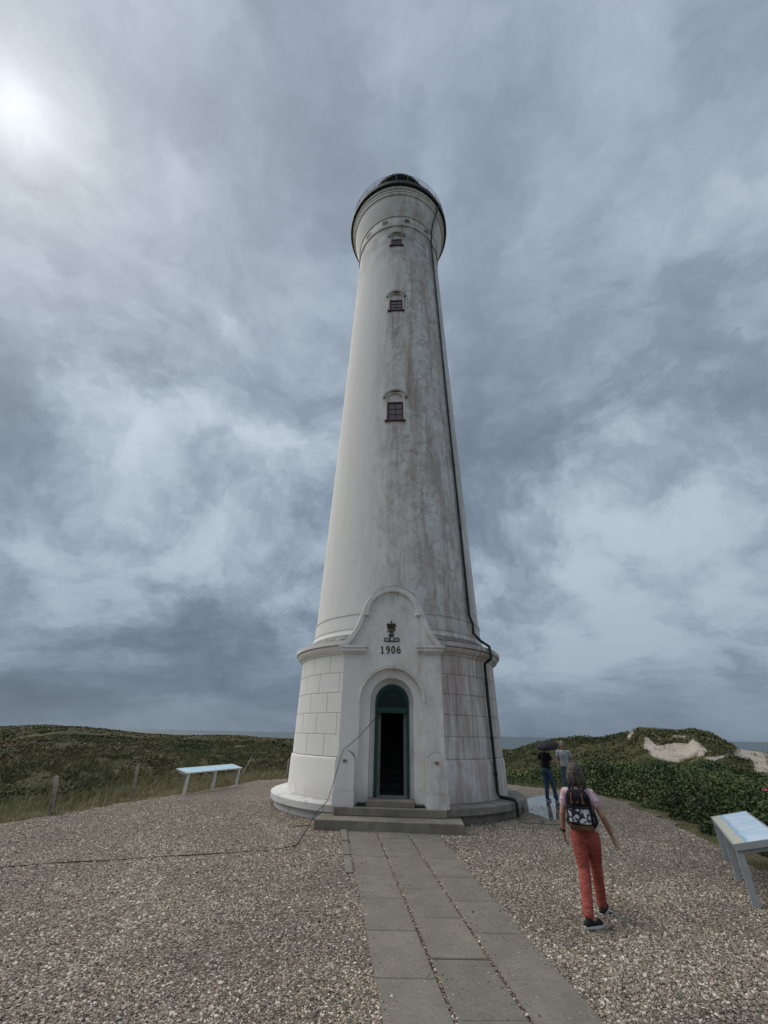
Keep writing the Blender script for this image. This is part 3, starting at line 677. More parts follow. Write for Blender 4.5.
# ------------------------------------------------------------------ paved path
FL, FR_, NL, NR = gpt(348, 832), gpt(437, 836), gpt(383, 1024), gpt(602, 1024)
dirp = ((NL + NR) / 2 - (FL + FR_) / 2); dirp[2] = 0; Lp = np.linalg.norm(dirp); dirp /= Lp
def m_slab(t):
    o = t.pos(); r = t.rand(); a = t.noise(o, 2.2, 8, .72); b = t.noise(o, 34., 4, .75)
    col = t.mix(t.ss(a, .35, .68), (.165, .150, .124), (.215, .196, .162))
    col = t.mix(1., col, t.mix(r, (.91, .91, .91), (1.07, 1.06, 1.05)), 'MULTIPLY')
    col = t.mix(t.ss(b, .54, .70, 0, .65), col, (.075, .066, .052)); col = t.mix(t.ss(b, .44, .28, 0, .7), col, (.34, .30, .235))
    col = t.mix(t.ss(t.noise(o, 1.1, 5, .65), .58, .72, 0, .45), col, (.095, .092, .08))
    return {'Base Color': col, 'Roughness': .88, 'Normal': t.bump(b, .45, .006)}
MT_SLAB = material('concrete_slab', m_slab)
pathroot = bpy.data.objects.new('path', None); COL.objects.link(pathroot); tag(pathroot, kind='structure')
def pathpt(u, s):                 # u across 0..1, s metres from the steps
    k = s / Lp; a = FL + (NL - FL) * k; b = FR_ + (NR - FR_) * k; p = a + (b - a) * u; return np.array([p[0], p[1], float(G(p[1]))])
PATHPOLY = [tuple(pathpt(0, 0)[:2]), tuple(pathpt(1, 0)[:2]), tuple(pathpt(1, 13)[:2]), tuple(pathpt(0, 13)[:2])]
cols = ((0., .315), (.339, .658), (.682, 1.)); LEN = 1.0
for ci, (ua, ub) in enumerate(cols):
    s_ = -.12 - (.0, .38, .0)[ci]; k = 0
    while s_ < 11.5:
        e = s_ + LEN; a = max(s_, -.02 if ci != 1 else -.05) + .005; b_ = e - .006
        if b_ - a > .15:
            jz = random.uniform(-.003, .006); tz = [random.uniform(-.004, .004) for _ in range(4)]
            q = [pathpt(ua, a), pathpt(ub, a), pathpt(ub, b_), pathpt(ua, b_)]; c_ = sum(q) / 4
            def lay(sc, h): return [tuple(c_ + (p - c_) * sc - c_ + np.array([0, 0, h + jz + z])) for p, z in zip(q, tz)]
            m = MB(); m.add(lay(1, -.05) + lay(1, .014) + lay(.985, .022), [(0, 1, 5, 4), (1, 2, 6, 5), (2, 3, 7, 6), (3, 0, 4, 7), (4, 5, 9, 8), (5, 6, 10, 9), (6, 7, 11, 10), (7, 4, 8, 11), (8, 9, 10, 11)])
            o = m.build('slab', MT_SLAB, pathroot); o.location = c_
        s_ = e; k += 1
for k in range(3):                # low edging on the left by the steps
    a, b_ = pathpt(-.055, .0 + k * .95), pathpt(-.055, .0 + k * .95 + .94); m = MB()
    pp_ = [a + np.array([-.06, 0, -.1]), a + np.array([.06, 0, -.1]), b_ + np.array([.06, 0, -.1]), b_ + np.array([-.06, 0, -.1])]
    m.add([tuple(p) for p in pp_] + [tuple(p + np.array([0, 0, .15 - .012 * k])) for p in pp_], [(0, 1, 5, 4), (1, 2, 6, 5), (2, 3, 7, 6), (3, 0, 4, 7), (4, 5, 6, 7)]); m.build('edging', MT_SLAB, pathroot)

# ------------------------------------------------------------------ pebbles (loose stones over the gravel)
def scatter(n, x0, x1, y0, y1): return RNG.uniform(x0, x1, n), RNG.uniform(y0, y1, n)
px_, py_ = scatter(1050000, -9, 8.5, 3.2, 16)
keep = inpoly(px_, py_, YARD)
dpath = outdist(px_, py_, PATHPOLY)
keep &= np.hypot(px_ - TX, py_ - TY) > 3.95
lx = (px_ - TX) * math.cos(TANG) - (py_ - TY) * math.sin(TANG); ly = (px_ - TX) * math.sin(TANG) + (py_ - TY) * math.cos(TANG)
keep &= ~((np.abs(lx) < 1.72) & (ly > -4.73))
pp2 = project(np.stack([px_, py_, G(py_)], 1)); keep &= (pp2[:, 0] > -60) & (pp2[:, 0] < 828) & (pp2[:, 1] < 1075)
dist_ = np.hypot(px_, py_); keep &= RNG.random(len(px_)) < np.clip(1.25 - dist_ / 16., .35, 1.) * np.clip(.72 + 1.3 * pnoise(px_ / 1.7, py_ / 1.7, 71) + .8 * pnoise(px_ / .6, py_ / .6, 72), .3, 1.)
# seams of the path keep their gravel, slab tops only a few strays
k_ = np.clip(((px_ - FL[0]) * dirp[0] + (py_ - FL[1]) * dirp[1]), 0, 13); ax = FL[0] + (NL[0] - FL[0]) * k_ / Lp; bx_ = FR_[0] + (NR[0] - FR_[0]) * k_ / Lp
u_ = (px_ - ax) / (bx_ - ax); seam = (np.abs(u_ - .327) < .015) | (np.abs(u_ - .670) < .015)
ins = dpath < -.01; keep &= (~ins) | seam | (RNG.random(len(px_)) < .02 + .34 * np.exp(-np.minimum(-dpath, np.minimum(np.abs(u_ - .325), np.abs(u_ - .672)) * 1.8) / .035))
px_, py_ = px_[keep], py_[keep]; sm_ = ins[keep] & seam[keep]; ins = ins[keep] & ~seam[keep]
pz = G(py_) + .006 + np.where(ins, .02, 0) + np.where(sm_, .009, 0)
me = bpy.data.meshes.new('pebbles'); me.vertices.add(len(px_)); me.vertices.foreach_set('co', np.stack([px_, py_, pz], 1).astype(np.float32).ravel())
sz = RNG.lognormal(-4.84, .38, len(px_)); sz = np.clip(sz, .0045, .022); sz[ins] *= .62; sz[sm_] *= .75
at = me.attributes.new('size', 'FLOAT', 'POINT'); at.data.foreach_set('value', sz.astype(np.float32))
pebbles = link('pebbles', me, MT_PEBBLE); tag(pebbles, 'loose mixed grey and tan pebbles covering the gravel yard', 'gravel', kind='stuff')
ng = bpy.data.node_groups.new('pebble_scatter', 'GeometryNodeTree'); ng.interface.new_socket('Geometry', in_out='INPUT', socket_type='NodeSocketGeometry'); ng.interface.new_socket('Geometry', in_out='OUTPUT', socket_type='NodeSocketGeometry')
N = ng.nodes; L_ = ng.links; gi = N.new('NodeGroupInput'); go = N.new('NodeGroupOutput')
jg = N.new('GeometryNodeGeometryToInstance')
for k in range(4):
    ico = N.new('GeometryNodeMeshIcoSphere'); ico.inputs['Subdivisions'].default_value = 2; ico.inputs['Radius'].default_value = 1.
    sp = N.new('GeometryNodeSetPosition'); nz_ = N.new('ShaderNodeTexNoise'); nz_.inputs['Scale'].default_value = .9 + .2 * k; nz_.inputs['Detail'].default_value = 1
    po = N.new('GeometryNodeInputPosition'); ad = N.new('ShaderNodeVectorMath'); ad.inputs[1].default_value = (k * 3.7, k * 1.9, k * 5.1); L_.new(po.outputs[0], ad.inputs[0]); L_.new(ad.outputs[0], nz_.inputs['Vector'])
    su = N.new('ShaderNodeVectorMath'); su.operation = 'SUBTRACT'; su.inputs[1].default_value = (.5, .5, .5); L_.new(nz_.outputs['Color'], su.inputs[0])
    ml = N.new('ShaderNodeVectorMath'); ml.operation = 'MULTIPLY'; ml.inputs[1].default_value = (1.5, 1.5, 1.2); L_.new(su.outputs[0], ml.inputs[0])
    L_.new(ico.outputs[0], sp.inputs['Geometry']); L_.new(ml.outputs[0], sp.inputs['Offset'])
    sm = N.new('GeometryNodeSetMaterial'); sm.inputs['Material'].default_value = MT_PEBBLE; L_.new(sp.outputs[0], sm.inputs[0]); L_.new(sm.outputs[0], jg.inputs[0])
ip = N.new('GeometryNodeInstanceOnPoints'); L_.new(gi.outputs[0], ip.inputs['Points']); L_.new(jg.outputs[0], ip.inputs['Instance']); ip.inputs['Pick Instance'].default_value = True
ri = N.new('FunctionNodeRandomValue'); ri.data_type = 'INT'; ri.inputs[4].default_value = 0; ri.inputs[5].default_value = 3; L_.new(ri.outputs[2], ip.inputs['Instance Index'])
rv = N.new('FunctionNodeRandomValue'); rv.data_type = 'FLOAT_VECTOR'; rv.inputs[0].default_value = (-.5, -.5, 0); rv.inputs[1].default_value = (.5, .5, 6.28); L_.new(rv.outputs[0], ip.inputs['Rotation'])
na_ = N.new('GeometryNodeInputNamedAttribute'); na_.data_type = 'FLOAT'; na_.inputs[0].default_value = 'size'
rs = N.new('FunctionNodeRandomValue'); rs.data_type = 'FLOAT_VECTOR'; rs.inputs[0].default_value = (.8, .7, .45); rs.inputs[1].default_value = (1.4, 1.1, .8); rs.inputs['Seed'].default_value = 4
vs_ = N.new('ShaderNodeVectorMath'); vs_.operation = 'SCALE'; L_.new(rs.outputs[0], vs_.inputs[0]); L_.new(na_.outputs[0], vs_.inputs['Scale']); L_.new(vs_.outputs[0], ip.inputs['Scale'])
L_.new(ip.outputs[0], go.inputs[0])
md = pebbles.modifiers.new('scatter', 'NODES'); md.node_group = ng

# ------------------------------------------------------------------ puddle and paving by the platform
def m_water(t): return {'Base Color': (.05, .05, .045), 'Roughness': .04, 'Specular IOR Level': .6, 'Normal': t.bump(t.noise(t.pos(), 3., 3), .05, .01)}
m = MB(); pc = gpt(553, 806); pts_ = []
for px2, py2 in ((527, 799), (538, 796), (556, 795), (570, 799), (572, 806), (566, 812), (561, 820), (551, 821), (540, 816), (529, 813)):
    p = gpt(px2, py2); pts_.append((p[0], p[1], .011))
m.add(pts_, [tuple(range(len(pts_)))]); tag(m.build('puddle', material('rain_water', m_water)), kind='structure')
for i, (qx, qy, sx, sy, rz, lb) in enumerate(((533, 823, .55, .40, .3, 'grey paving slab under the outlet of the downpipe'), (551, 824, .45, .40, .1, 'grey paving slab at the near edge of the puddle'))):
    p = gpt(qx, qy); o = MB().box(-sx / 2, sx / 2, -sy / 2, sy / 2, -.03, .035, ch=.01).build('paving_slab', MT_SLAB); o.location = p; o.rotation_euler = (0, 0, rz); tag(o, lb, 'paving slab')

# ------------------------------------------------------------------ information tables
def m_panel(flip):
    def fn(t):
        o = t.tc()['Object']; x, y, z = t.sep(o); wv = t.noise(o, 2.4, 4, .6)
        c = t.math('ADD', y, t.math('MULTIPLY', t.math('SUBTRACT', wv, .5), .16))
        sea_ = t.mix(t.ss(t.noise(o, 3., 4), .35, .65), (.42, .58, .72), (.60, .70, .80))
        col = t.mix(t.ss(c, .09, .12), (.48, .44, .30), t.mix(t.ss(c, .12, .19), (.20, .38, .55), sea_))
        if flip: col = t.mix(t.ss(t.noise(o, 3., 4), .35, .65), (.40, .62, .74), (.52, .70, .80))
        ln_ = t.math('MULTIPLY', t.ss(t.math('SINE', t.math('MULTIPLY', y, 160.)), .5, .8), t.math('MULTIPLY', t.ss(t.noise(t.vm('MULTIPLY', o, (30., 6., 1.)), 1., 2), .48, .52), t.ss(t.noise(o, 1.7, 2), .52, .58)))
        col = t.mix(t.math('MULTIPLY', ln_, .35), col, (.2, .25, .35))
        return {'Base Color': col, 'Roughness': .25, 'Specular IOR Level': .5}
    return fn
MT_TSTEEL = plain('grey_table_steel', (.30, .32, .33), .12, 4, .55, .4)
MT_WOODW = plain('pale_table_wood', (.58, .58, .55), .15, 5, .7)
def info_table(P0, P1, side, label, mat, legmat, hf=.655, hb=.79, dep=.56, over=.04, fb=-.02):
    P0, P1 = np.array(P0), np.array(P1); v = P1 - P0; L = np.linalg.norm(v); rz = math.atan2(v[1], v[0])
    z0 = float(G(P0[1])); o = thing('information_table', label, 'information table', (P0[0], P0[1], z0), rz)
    dz1 = float(G(P1[1])) - z0
    sl_ = math.atan2(hb - hf, dep)
    M = Matrix.Translation((0, 0, hf)) @ Matrix.Rotation(side * sl_, 4, 'X'); sy = lambda a, b: (min(side * a, side * b), max(side * a, side * b))
    ya, yb = sy(-.03, dep)
    pan = MB().box(-over, L + over, ya, yb, .03, .055, ch=.006)
    if side < 0: pan.v = [(x, -y, z) for x, y, z in pan.v]
    po = MB(); po.v = pan.v; po.f = pan.f; pn = po.build('panel', mat, o); pn.matrix_local = M @ (Matrix.Scale(-1, 4, (0, 1, 0)) if side < 0 else Matrix.Identity(4))
    fr_ = MB(); ya, yb = sy(-.048, -.032); fr_.box(-over - .02, L + over + .02, ya, yb, fb, .058, M); ya, yb = sy(dep + .002, dep + .02); fr_.box(-over - .02, L + over + .02, ya, yb, fb, .058, M)
    ya, yb = sy(-.032, dep); fr_.box(-over - .02, -over - .002, ya, yb, fb, .058, M); fr_.box(L + over + .002, L + over + .02, ya, yb, fb, .058, M)
    fr_.box(-over, L + over, ya, yb, .012, .028, M); fr_.build('panel_frame', legmat, o)
    for k in range(3):
        x = L * k / 2; zg = dz1 * k / 2 - .12
        lg = MB(); ya, yb = sy(-.045, .045); lg.box(x - .035, x + .035, ya, yb, zg, hf + .02, ch=.006); lo = lg.build('leg', legmat, o)
        ya, yb = sy(.05, dep * .9); MB().box(x - .03, x + .03, ya, yb, -.07, .01, M).build('arm', legmat, o)
    return o
info_table(gpt(757, 908)[:2], gpt(727, 860)[:2], -1, 'grey metal information table with coast map panel beside the rose bushes', material('map_print', m_panel(False)), MT_TSTEEL)
info_table(gpt(184, 795)[:2], gpt(236, 787)[:2], 1, 'pale information table with light blue panel by the dune grass', material('blue_panel_print', m_panel(True)), MT_WOODW, .60, .70, .46, .12, .02)

# ------------------------------------------------------------------ fence posts
MT_POST = plain('weathered_post', (.27, .24, .205), .4, 7, .95, .1, bump=.01)
for (fx, fy_, tx_, ty_, r_, lb) in ((50, 813, 57, 776, .055, 'weathered grey fence post leaning in grass, leftmost of all'), (132, 796, 138, 766, .05, 'weathered fence post between the leftmost post and the pale table'),
                                   (240, 776, 252, 757, .045, 'leaning fence post just behind the right end of the pale table'), (286, 778, 289, 759, .05, 'dark fence post close to the left flank of the lighthouse')):
    p = gpt(fx, fy_); p[2] = float(terrain_z(p[0], p[1])); d = math.hypot(p[0], p[1]); a = ray(tx_, ty_); k = d / math.hypot(a[0], a[1])
    q = np.array([0, 0, CAMZ]) + a * k; q[2] = max(q[2], p[2] + .7)
    b = p - (q - p) * .3; mid = (p + q) / 2 + np.array([.012, 0, 0])
    o = MB().tube([b - p, (0, 0, 0), mid - p, (q - p) * .97, q - p], [r_, r_ * .98, r_ * .94, r_ * .9, r_ * .6], 9).build('fence_post', MT_POST, auto=45); o.location = p
    tag(o, lb, 'fence post', 'old fence posts in the dune grass')

# ------------------------------------------------------------------ cable
MT_CABLE = plain('black_cable', (.04, .038, .036), .2, 5, .55, .3)
cp = [lh(-.46, -3.57, 2.33), lh(-.62, -3.80, 2.12), lh(-.85, -3.90, 1.87), lh(-1.1, -3.98, 1.66), lh(-1.22, -4.10, 1.57), lh(-1.34, -4.13, 1.12), lh(-1.44, -4.15, .75), lh(-1.52, -4.17, .50), lh(-1.60, -4.18, .41), lh(-1.78, -4.22, .25), lh(-1.84, -4.34, .10), lh(-1.86, -4.6, .02)]
for px2, py2 in ((296, 847), (270, 851), (230, 854), (190, 856), (150, 858.5), (110, 861), (70, 863), (35, 865.5), (0, 868), (-60, 872)):
    p = gpt(px2, py2 + random.uniform(-.6, .6)); cp.append(Vector((p[0], p[1], p[2] + .013 + .007 * math.sin(px2 * .11))))
tag(MB().tube(cp, .008, 6).build('cable', MT_CABLE, auto=60), 'thin dark cable hanging from the doorway and trailing across the gravel', 'cable')
a, b = gpt(288, 828), gpt(311, 826); tag(MB().tube([a + np.array([0, 0, .012]), (a + b) / 2 + np.array([0, .03, .016]), b + np.array([0, 0, .02])], [.008, .013, .011], 6).build('stick', plain('dry_wood', (.2, .14, .09), .3, 9)), 'thin brown stick lying on gravel at the left end of the steps', 'stick')
# ------------------------------------------------------------------ vegetation
def m_leafy(stops, rough=.6, trans=True):
    def fn(t):
        r = t.attr('rnd')['Fac']
        return {'Base Color': t.ramp(r, stops), 'Roughness': rough, 'Specular IOR Level': .25}
    return fn
MT_GRASS = material('dune_grass_blades', m_leafy([(0, (.045, .052, .022)), (.3, (.085, .092, .038)), (.55, (.15, .145, .065)), (.78, (.24, .21, .11)), (1, (.36, .31, .19))], .8))
MT_LEAF = material('rose_leaves', m_leafy([(0, (.022, .040, .014)), (.28, (.050, .080, .024)), (.58, (.092, .130, .038)), (.86, (.155, .178, .058)), (1, (.19, .155, .065))], .55))
MT_SCRUB = material('dune_scrub', m_leafy([(0, (.042, .050, .024)), (.35, (.082, .092, .040)), (.65, (.130, .132, .062)), (.88, (.195, .175, .095)), (1, (.15, .11, .075))], .9))

def blades(n_tuft, per, sampler, hmin, hmax, wid, name, label, mat, tone=None, spread=.12, lean=.45):
    x, y = sampler(n_tuft); n_tuft = len(x)
    tx = np.repeat(x, per) + RNG.normal(0, spread, n_tuft * per); ty = np.repeat(y, per) + RNG.normal(0, spread, n_tuft * per); n = len(tx)
    th = np.repeat(RNG.uniform(.6, 1., n_tuft), per)
    tz = terrain_z(tx, ty); od_ = outdist(tx, ty, YARD)
    h = RNG.uniform(hmin, hmax, n) * th * np.clip(.25 + np.clip(od_, 0, 3) / 1.6, .2, 1.)
    ang = RNG.uniform(0, 2 * math.pi, n); ln = np.abs(RNG.normal(0, lean, n)) + .05
    dx_, dy_ = np.cos(ang) * ln + .18, np.sin(ang) * ln                       # slight wind to the right
    wd = wid * RNG.uniform(.6, 1.3, n) * np.clip(np.hypot(tx, ty) / 22, .8, 3.); wa = RNG.uniform(0, math.pi, n); wx, wy = np.cos(wa) * wd, np.sin(wa) * wd
    b = np.stack([tx, ty, tz - .02], 1); W = np.stack([wx, wy, np.zeros(n)], 1)
    m1 = b + np.stack([dx_ * h * .35, dy_ * h * .35, h * .6], 1); tp = b + np.stack([dx_ * h, dy_ * h, h * (1 - .25 * ln)], 1)
    V = np.stack([b - W, b + W, m1 - W * .75, m1 + W * .75, tp], 1).reshape(-1, 3); i = np.arange(n)[:, None] * 5
    F = np.concatenate([i + np.array([[0, 1, 3]]), i + np.array([[0, 3, 2]]), i + np.array([[2, 3, 4]])])
    base = np.repeat(RNG.random(n_tuft), per) * .45 + RNG.random(n) * .4
    base = base + pnoise(tx / 4, ty / 4, 21) * .3
    if tone is not None: base = base + tone(tx, ty)
    o = npmesh(name, V, F, mat, None, {'rnd': np.repeat(np.clip(base, 0, 1), 5)}); return tag(o, label, 'grass', kind='stuff')
def visible(x, y, z=None, mg=40):
    z = terrain_z(x, y) if z is None else z
    p = project(np.stack([x, y, z], 1)); return (y > 2) & (p[:, 0] > -mg) & (p[:, 0] < 768 + mg)
def samp_left(n):
    d = RNG.power(1.35, n) * 72 + 9.; az = np.radians(RNG.uniform(-50, -3, n)); x, y = d * np.sin(az), d * np.cos(az)
    o = outdist(x, y, YARD); k = (o > .05) & visible(x, y) & (pnoise(x / 3.2, y / 3.2, 31) + pnoise(x / 9, y / 9, 33) * .8 + np.clip(2.2 - o, 0, 2) * .5 > -.28)
    return x[k], y[k]
blades(21000, 14, samp_left, .18, .52, .0065, 'dune_grass', 'olive and straw coloured dune grass on the left slopes', MT_GRASS, lambda x, y: .08 + .3 * np.clip(1.5 - outdist(x, y, YARD) / 4, 0, 1) - .1 * sstep(20, 45, np.hypot(x, y)))
def samp_right(n):
    d = RNG.uniform(18, 75, n); az = np.radians(RNG.uniform(8, 50, n)); x, y = d * np.sin(az), d * np.cos(az); o = outdist(x, y, YARD)
    pz_ = project(np.stack([x, y, terrain_z(x, y)], 1)); sd_ = np.zeros(n, bool)
    for q in SANDS: sd_ |= inpoly(pz_[:, 0], pz_[:, 1], q)
    k = (o > .05) & visible(x, y) & ((d > 38) | ((o < 2.4) & (np.degrees(az) < 22))) & ~(sd_ & (d > 36) & (RNG.random(n) < .96)); return x[k], y[k]
blades(9000, 14, samp_right, .16, .42, .007, 'marram_grass', 'short green grass on the dunes right of the lighthouse', MT_GRASS, lambda x, y: -.12, .2)
# fine turf fringe hugging the gravel edge
def samp_edge(n):
    t_ = RNG.integers(0, len(YARD), n); a = np.array(YARD)[t_]; b = np.array(YARD)[(t_ + 1) % len(YARD)]; p = a + (b - a) * RNG.random((n, 1))
    x = p[:, 0] + RNG.normal(0, .45, n); y = p[:, 1] + RNG.normal(0, .45, n); o = outdist(x, y, YARD); k = (o > -.4) & visible(x, y) & (y > 5); return x[k], y[k]
blades(9000, 9, samp_edge, .06, .2, .005, 'turf_fringe', 'short sparse turf creeping over the rim of the gravel', MT_GRASS, lambda x, y: .12, .09, .7)

def leaves(x, y, z, size, name, label, cat, mat, rnd, flat=.6, parent=None):
    n = len(x); c = np.stack([x, y, z], 1)
    nrm = RNG.normal(0, 1, (n, 3)); nrm[:, 2] = np.abs(nrm[:, 2]) + flat; nrm /= np.linalg.norm(nrm, axis=1, keepdims=True)
    a = np.cross(nrm, RNG.normal(0, 1, (n, 3))); a /= np.linalg.norm(a, axis=1, keepdims=True); b = np.cross(nrm, a)
    s = (size * RNG.uniform(.6, 1.35, n))[:, None]
    V = np.stack([c - a * s, c + b * s * .5 + nrm * s * .12, c + a * s, c - b * s * .5 + nrm * s * .12], 1).reshape(-1, 3)
    i = np.arange(n)[:, None] * 4; F = np.concatenate([i + np.array([[0, 1, 2]]), i + np.array([[0, 2, 3]])])
    o = npmesh(name, V, F, mat, parent, {'rnd': np.repeat(np.clip(rnd, 0, 1), 4)})
    if label: tag(o, label, cat, kind='stuff')
    return o
# rose thicket: canopy height field with lumps
def thick_edge(x, y):
    """1 inside the thicket, 0 outside"""
    o = outdist(x, y, YARD); az = np.degrees(np.arctan2(x, y)); d = np.hypot(x, y)
    gap = np.where(az < 24, 2.6 * sstep(25, 17, az), 0) + .35
    return sstep(0., .9, o - gap + pnoise(x / 1.3, y / 1.3, 41) * .4), o - gap
def canopy(x, y):
    e, o = thick_edge(x, y); d = np.hypot(x, y); az = np.degrees(np.arctan2(x, y))
    lump = np.abs(pnoise(x / 1.1, y / 1.1, 42)) * .6 + np.clip(pnoise(x / .35, y / .35, 45), 0, 1) * .35 + np.abs(pnoise(x / 2.6, y / 2.6, 43)) * .6 + pnoise(x / 6, y / 6, 44) * .3
    H_ = (.52 + lump * .9) * (.45 + .55 * sstep(0, 2.2, o)) * (1 - .55 * sstep(24, 36, d))
    return e * np.clip(H_, .12, 1.3)
n = 430000
d = RNG.power(1., n) * 34 + 5.; az = np.radians(RNG.uniform(10, 56, n)); x, y = d * np.sin(az), d * np.cos(az)
k = visible(x, y, mg=60) & (y > 3); x, y, d = x[k], y[k], d[k]
e, o_ = thick_edge(x, y); ch_ = canopy(x, y); k = (e > .15) & (RNG.random(len(x)) < np.clip(1.6 - d / 55, .5, 1)) ; x, y, d, ch_, o_ = x[k], y[k], d[k], ch_[k], o_[k]
f = 1 - np.abs(RNG.normal(0, .22, len(x))); f = np.where(o_ < 1.6, RNG.uniform(.05, 1.05, len(x)), f)
z = terrain_z(x, y) + ch_ * np.clip(f, .03, 1.08)
rn = .38 + .42 * pnoise(x / 1.4, y / 1.4, 51) + .3 * pnoise(x / 5, y / 5, 52) + RNG.normal(0, .17, len(x))
thicket = leaves(x, y, z, np.clip(.029 * (1 + d / 28), .030, .09), 'rose_thicket', 'dense dark green wild rose thicket along the right edge of gravel', 'thicket', MT_LEAF, rn)
# twigs inside the thicket's front edge
k = RNG.choice(np.nonzero((o_ < 2.2) & (d < 26))[0], 2600, replace=False); bx, by = x[k], y[k]; bz = terrain_z(bx, by); hh = ch_[k] * RNG.uniform(.6, 1., len(k))
n = len(k); tp = np.stack([bx + RNG.normal(0, .15, n), by + RNG.normal(0, .15, n), bz + hh], 1); b0 = np.stack([bx, by, bz - .03], 1); W = np.stack([np.full(n, .006), np.full(n, .003), np.zeros(n)], 1)
V = np.stack([b0 - W, b0 + W, tp], 1).reshape(-1, 3); F = np.arange(n * 3).reshape(-1, 3)
npmesh('stems', V, F, plain('rose_stem', (.07, .045, .03), .3, 5), thicket)['kind'] = 'stuff'
# a few pink blossoms
MT_PINK = plain('pink_petals', (.55, .09, .22), .2, 20, .6)
for bx_, by_, k_ in ((765, 779, 1.0), (766, 792, .5)):
    r_ = ray(bx_, by_)
    best = None
    for s_ in np.arange(8, 24, .05):
        P = np.array([0, 0, CAMZ]) + r_ / math.hypot(r_[0], r_[1]) * s_; 
        if P[2] <= float(terrain_z(P[0], P[1]) + canopy(np.array([P[0]]), np.array([P[1]]))[0] * .98): best = P; break
    if best is None: continue
    m = MB(); R0 = .05 * k_ + .02
    for q in range(5):
        a = q * 1.2566; c, s2 = math.cos(a), math.sin(a); m.add([(0, 0, 0), (R0 * math.cos(a - .55), R0 * math.sin(a - .55), R0 * .35), (R0 * 1.25 * c, R0 * 1.25 * s2, R0 * .5), (R0 * math.cos(a + .55), R0 * math.sin(a + .55), R0 * .35)], [(0, 1, 2, 3)])
    o = m.build('blossom', MT_PINK, thicket); o.location = best + np.array([0, 0, .05]); o.rotation_euler = (.6, -.3, 0)
# scrub clumps over the farther dunes, both sides
n = 330000; d = RNG.power(1.2, n) * 105 + 16; az = np.radians(RNG.uniform(-50, 50, n)); x, y = d * np.sin(az), d * np.cos(az)
o_ = outdist(x, y, YARD); azd = np.degrees(az); k = visible(x, y) & (o_ > 3.) & ((azd < -4) | (d > 27)); x, y, d = x[k], y[k], d[k]
cl = pnoise(x / 2.6, y / 2.6, 61) + .8 * pnoise(x / 8, y / 8, 62) + .4 * pnoise(x / .9, y / .9, 63)
z0 = terrain_z(x, y); pz_ = project(np.stack([x, y, z0], 1)); sd_ = np.zeros(len(x), bool)
for q in SANDS: sd_ |= inpoly(pz_[:, 0], pz_[:, 1], q)
k = (cl > -.15) & ~(sd_ & (d > 34) & (x > 0)); x, y, d, cl, z0 = x[k], y[k], d[k], cl[k], z0[k]
hh = np.clip(cl + .2, 0, 1) * np.where(x > 0, .34, .26) * (1 + d / 240)
hh *= np.where(d > 85, .6, 1.)
rn = np.where(x < 0, .62, .34) + .30 * pnoise(x / 3.5, y / 3.5, 64) + np.where(x < 0, .75, .4) * pnoise(x / 15, y / 8, 65) + RNG.normal(0, .09, len(x))
leaves(x, y, z0 + hh * RNG.uniform(.2, 1., len(x)), np.clip(.030 * (1 + d / 16), .04, .18), 'dune_scrub', 'low dark heather and crowberry scrub covering the dunes', 'scrub', MT_SCRUB, rn, .8)

# ------------------------------------------------------------------ people
MT_SKIN = plain('skin', (.36, .20, .14), .1, 12, .6, .3)
def remesh(mb, name, mat, parent, vox=.008, sm=6, fac=.5):
    me = mb.mesh(name=name); o = bpy.data.objects.new('tmp', me); COL.objects.link(o)
    r = o.modifiers.new('r', 'REMESH'); r.mode = 'VOXEL'; r.voxel_size = vox
    s_ = o.modifiers.new('s', 'SMOOTH'); s_.iterations = sm; s_.factor = fac
    dg = bpy.context.evaluated_depsgraph_get(); m2 = bpy.data.meshes.new_from_object(o.evaluated_get(dg)); bpy.data.objects.remove(o)
    m2.name = name; m2.polygons.foreach_set('use_smooth', [True] * len(m2.polygons)); return link(name, m2, mat, parent)
def lerp(a, b, k): return tuple(a[i] + (b[i] - a[i]) * k for i in range(3))
def limb(mb, pts, rad, sub=3):
    P, Q = [], []
    for i in range(len(pts) - 1):
        for k in range(sub): P.append(lerp(pts[i], pts[i + 1], k / sub)); Q.append(rad[i] + (rad[i + 1] - rad[i]) * k / sub)
    P.append(pts[-1]); Q.append(rad[-1]); mb.tube(P, Q, 14)
    for p, r in zip(pts, rad): mb.ball(p, r * .98)
def hand(mb, wr, d, side, thumb, k=1.):
    """palm and five curled fingers hanging along d from the wrist; side = across the knuckles"""
    d = Vector(d).normalized(); sd_ = Vector(side).normalized(); sd_ = (sd_ - d * sd_.dot(d)).normalized(); nrm = d.cross(sd_); w_ = Vector(wr)
    for q in (-1, -.33, .33, 1):
        a = w_ + sd_ * q * .012 * k; b = w_ + d * .088 * k + sd_ * q * .030 * k; mb.tube([a, (a + b) / 2, b], [.017 * k, .016 * k, .0125 * k], 8)
    for q, L in ((-1, .062), (-.33, .074), (.33, .078), (1, .068)):
        a = w_ + d * .085 * k + sd_ * q * .030 * k; b = a + (d * .5 + nrm * .14) * L * k; c = b + (d * .38 + nrm * .35) * L * k
        mb.tube([a, b, c], [.0098 * k, .009 * k, .0075 * k], 8); mb.ball(c, .0075 * k, n=8)
    a = w_ + d * .025 * k + sd_ * thumb * .024 * k; b = a + (d * .7 + sd_ * thumb * .75) * .04 * k; c = b + (d * .95 + nrm * .25) * .034 * k
    mb.tube([a, b, c], [.014 * k, .011 * k, .008 * k], 8)
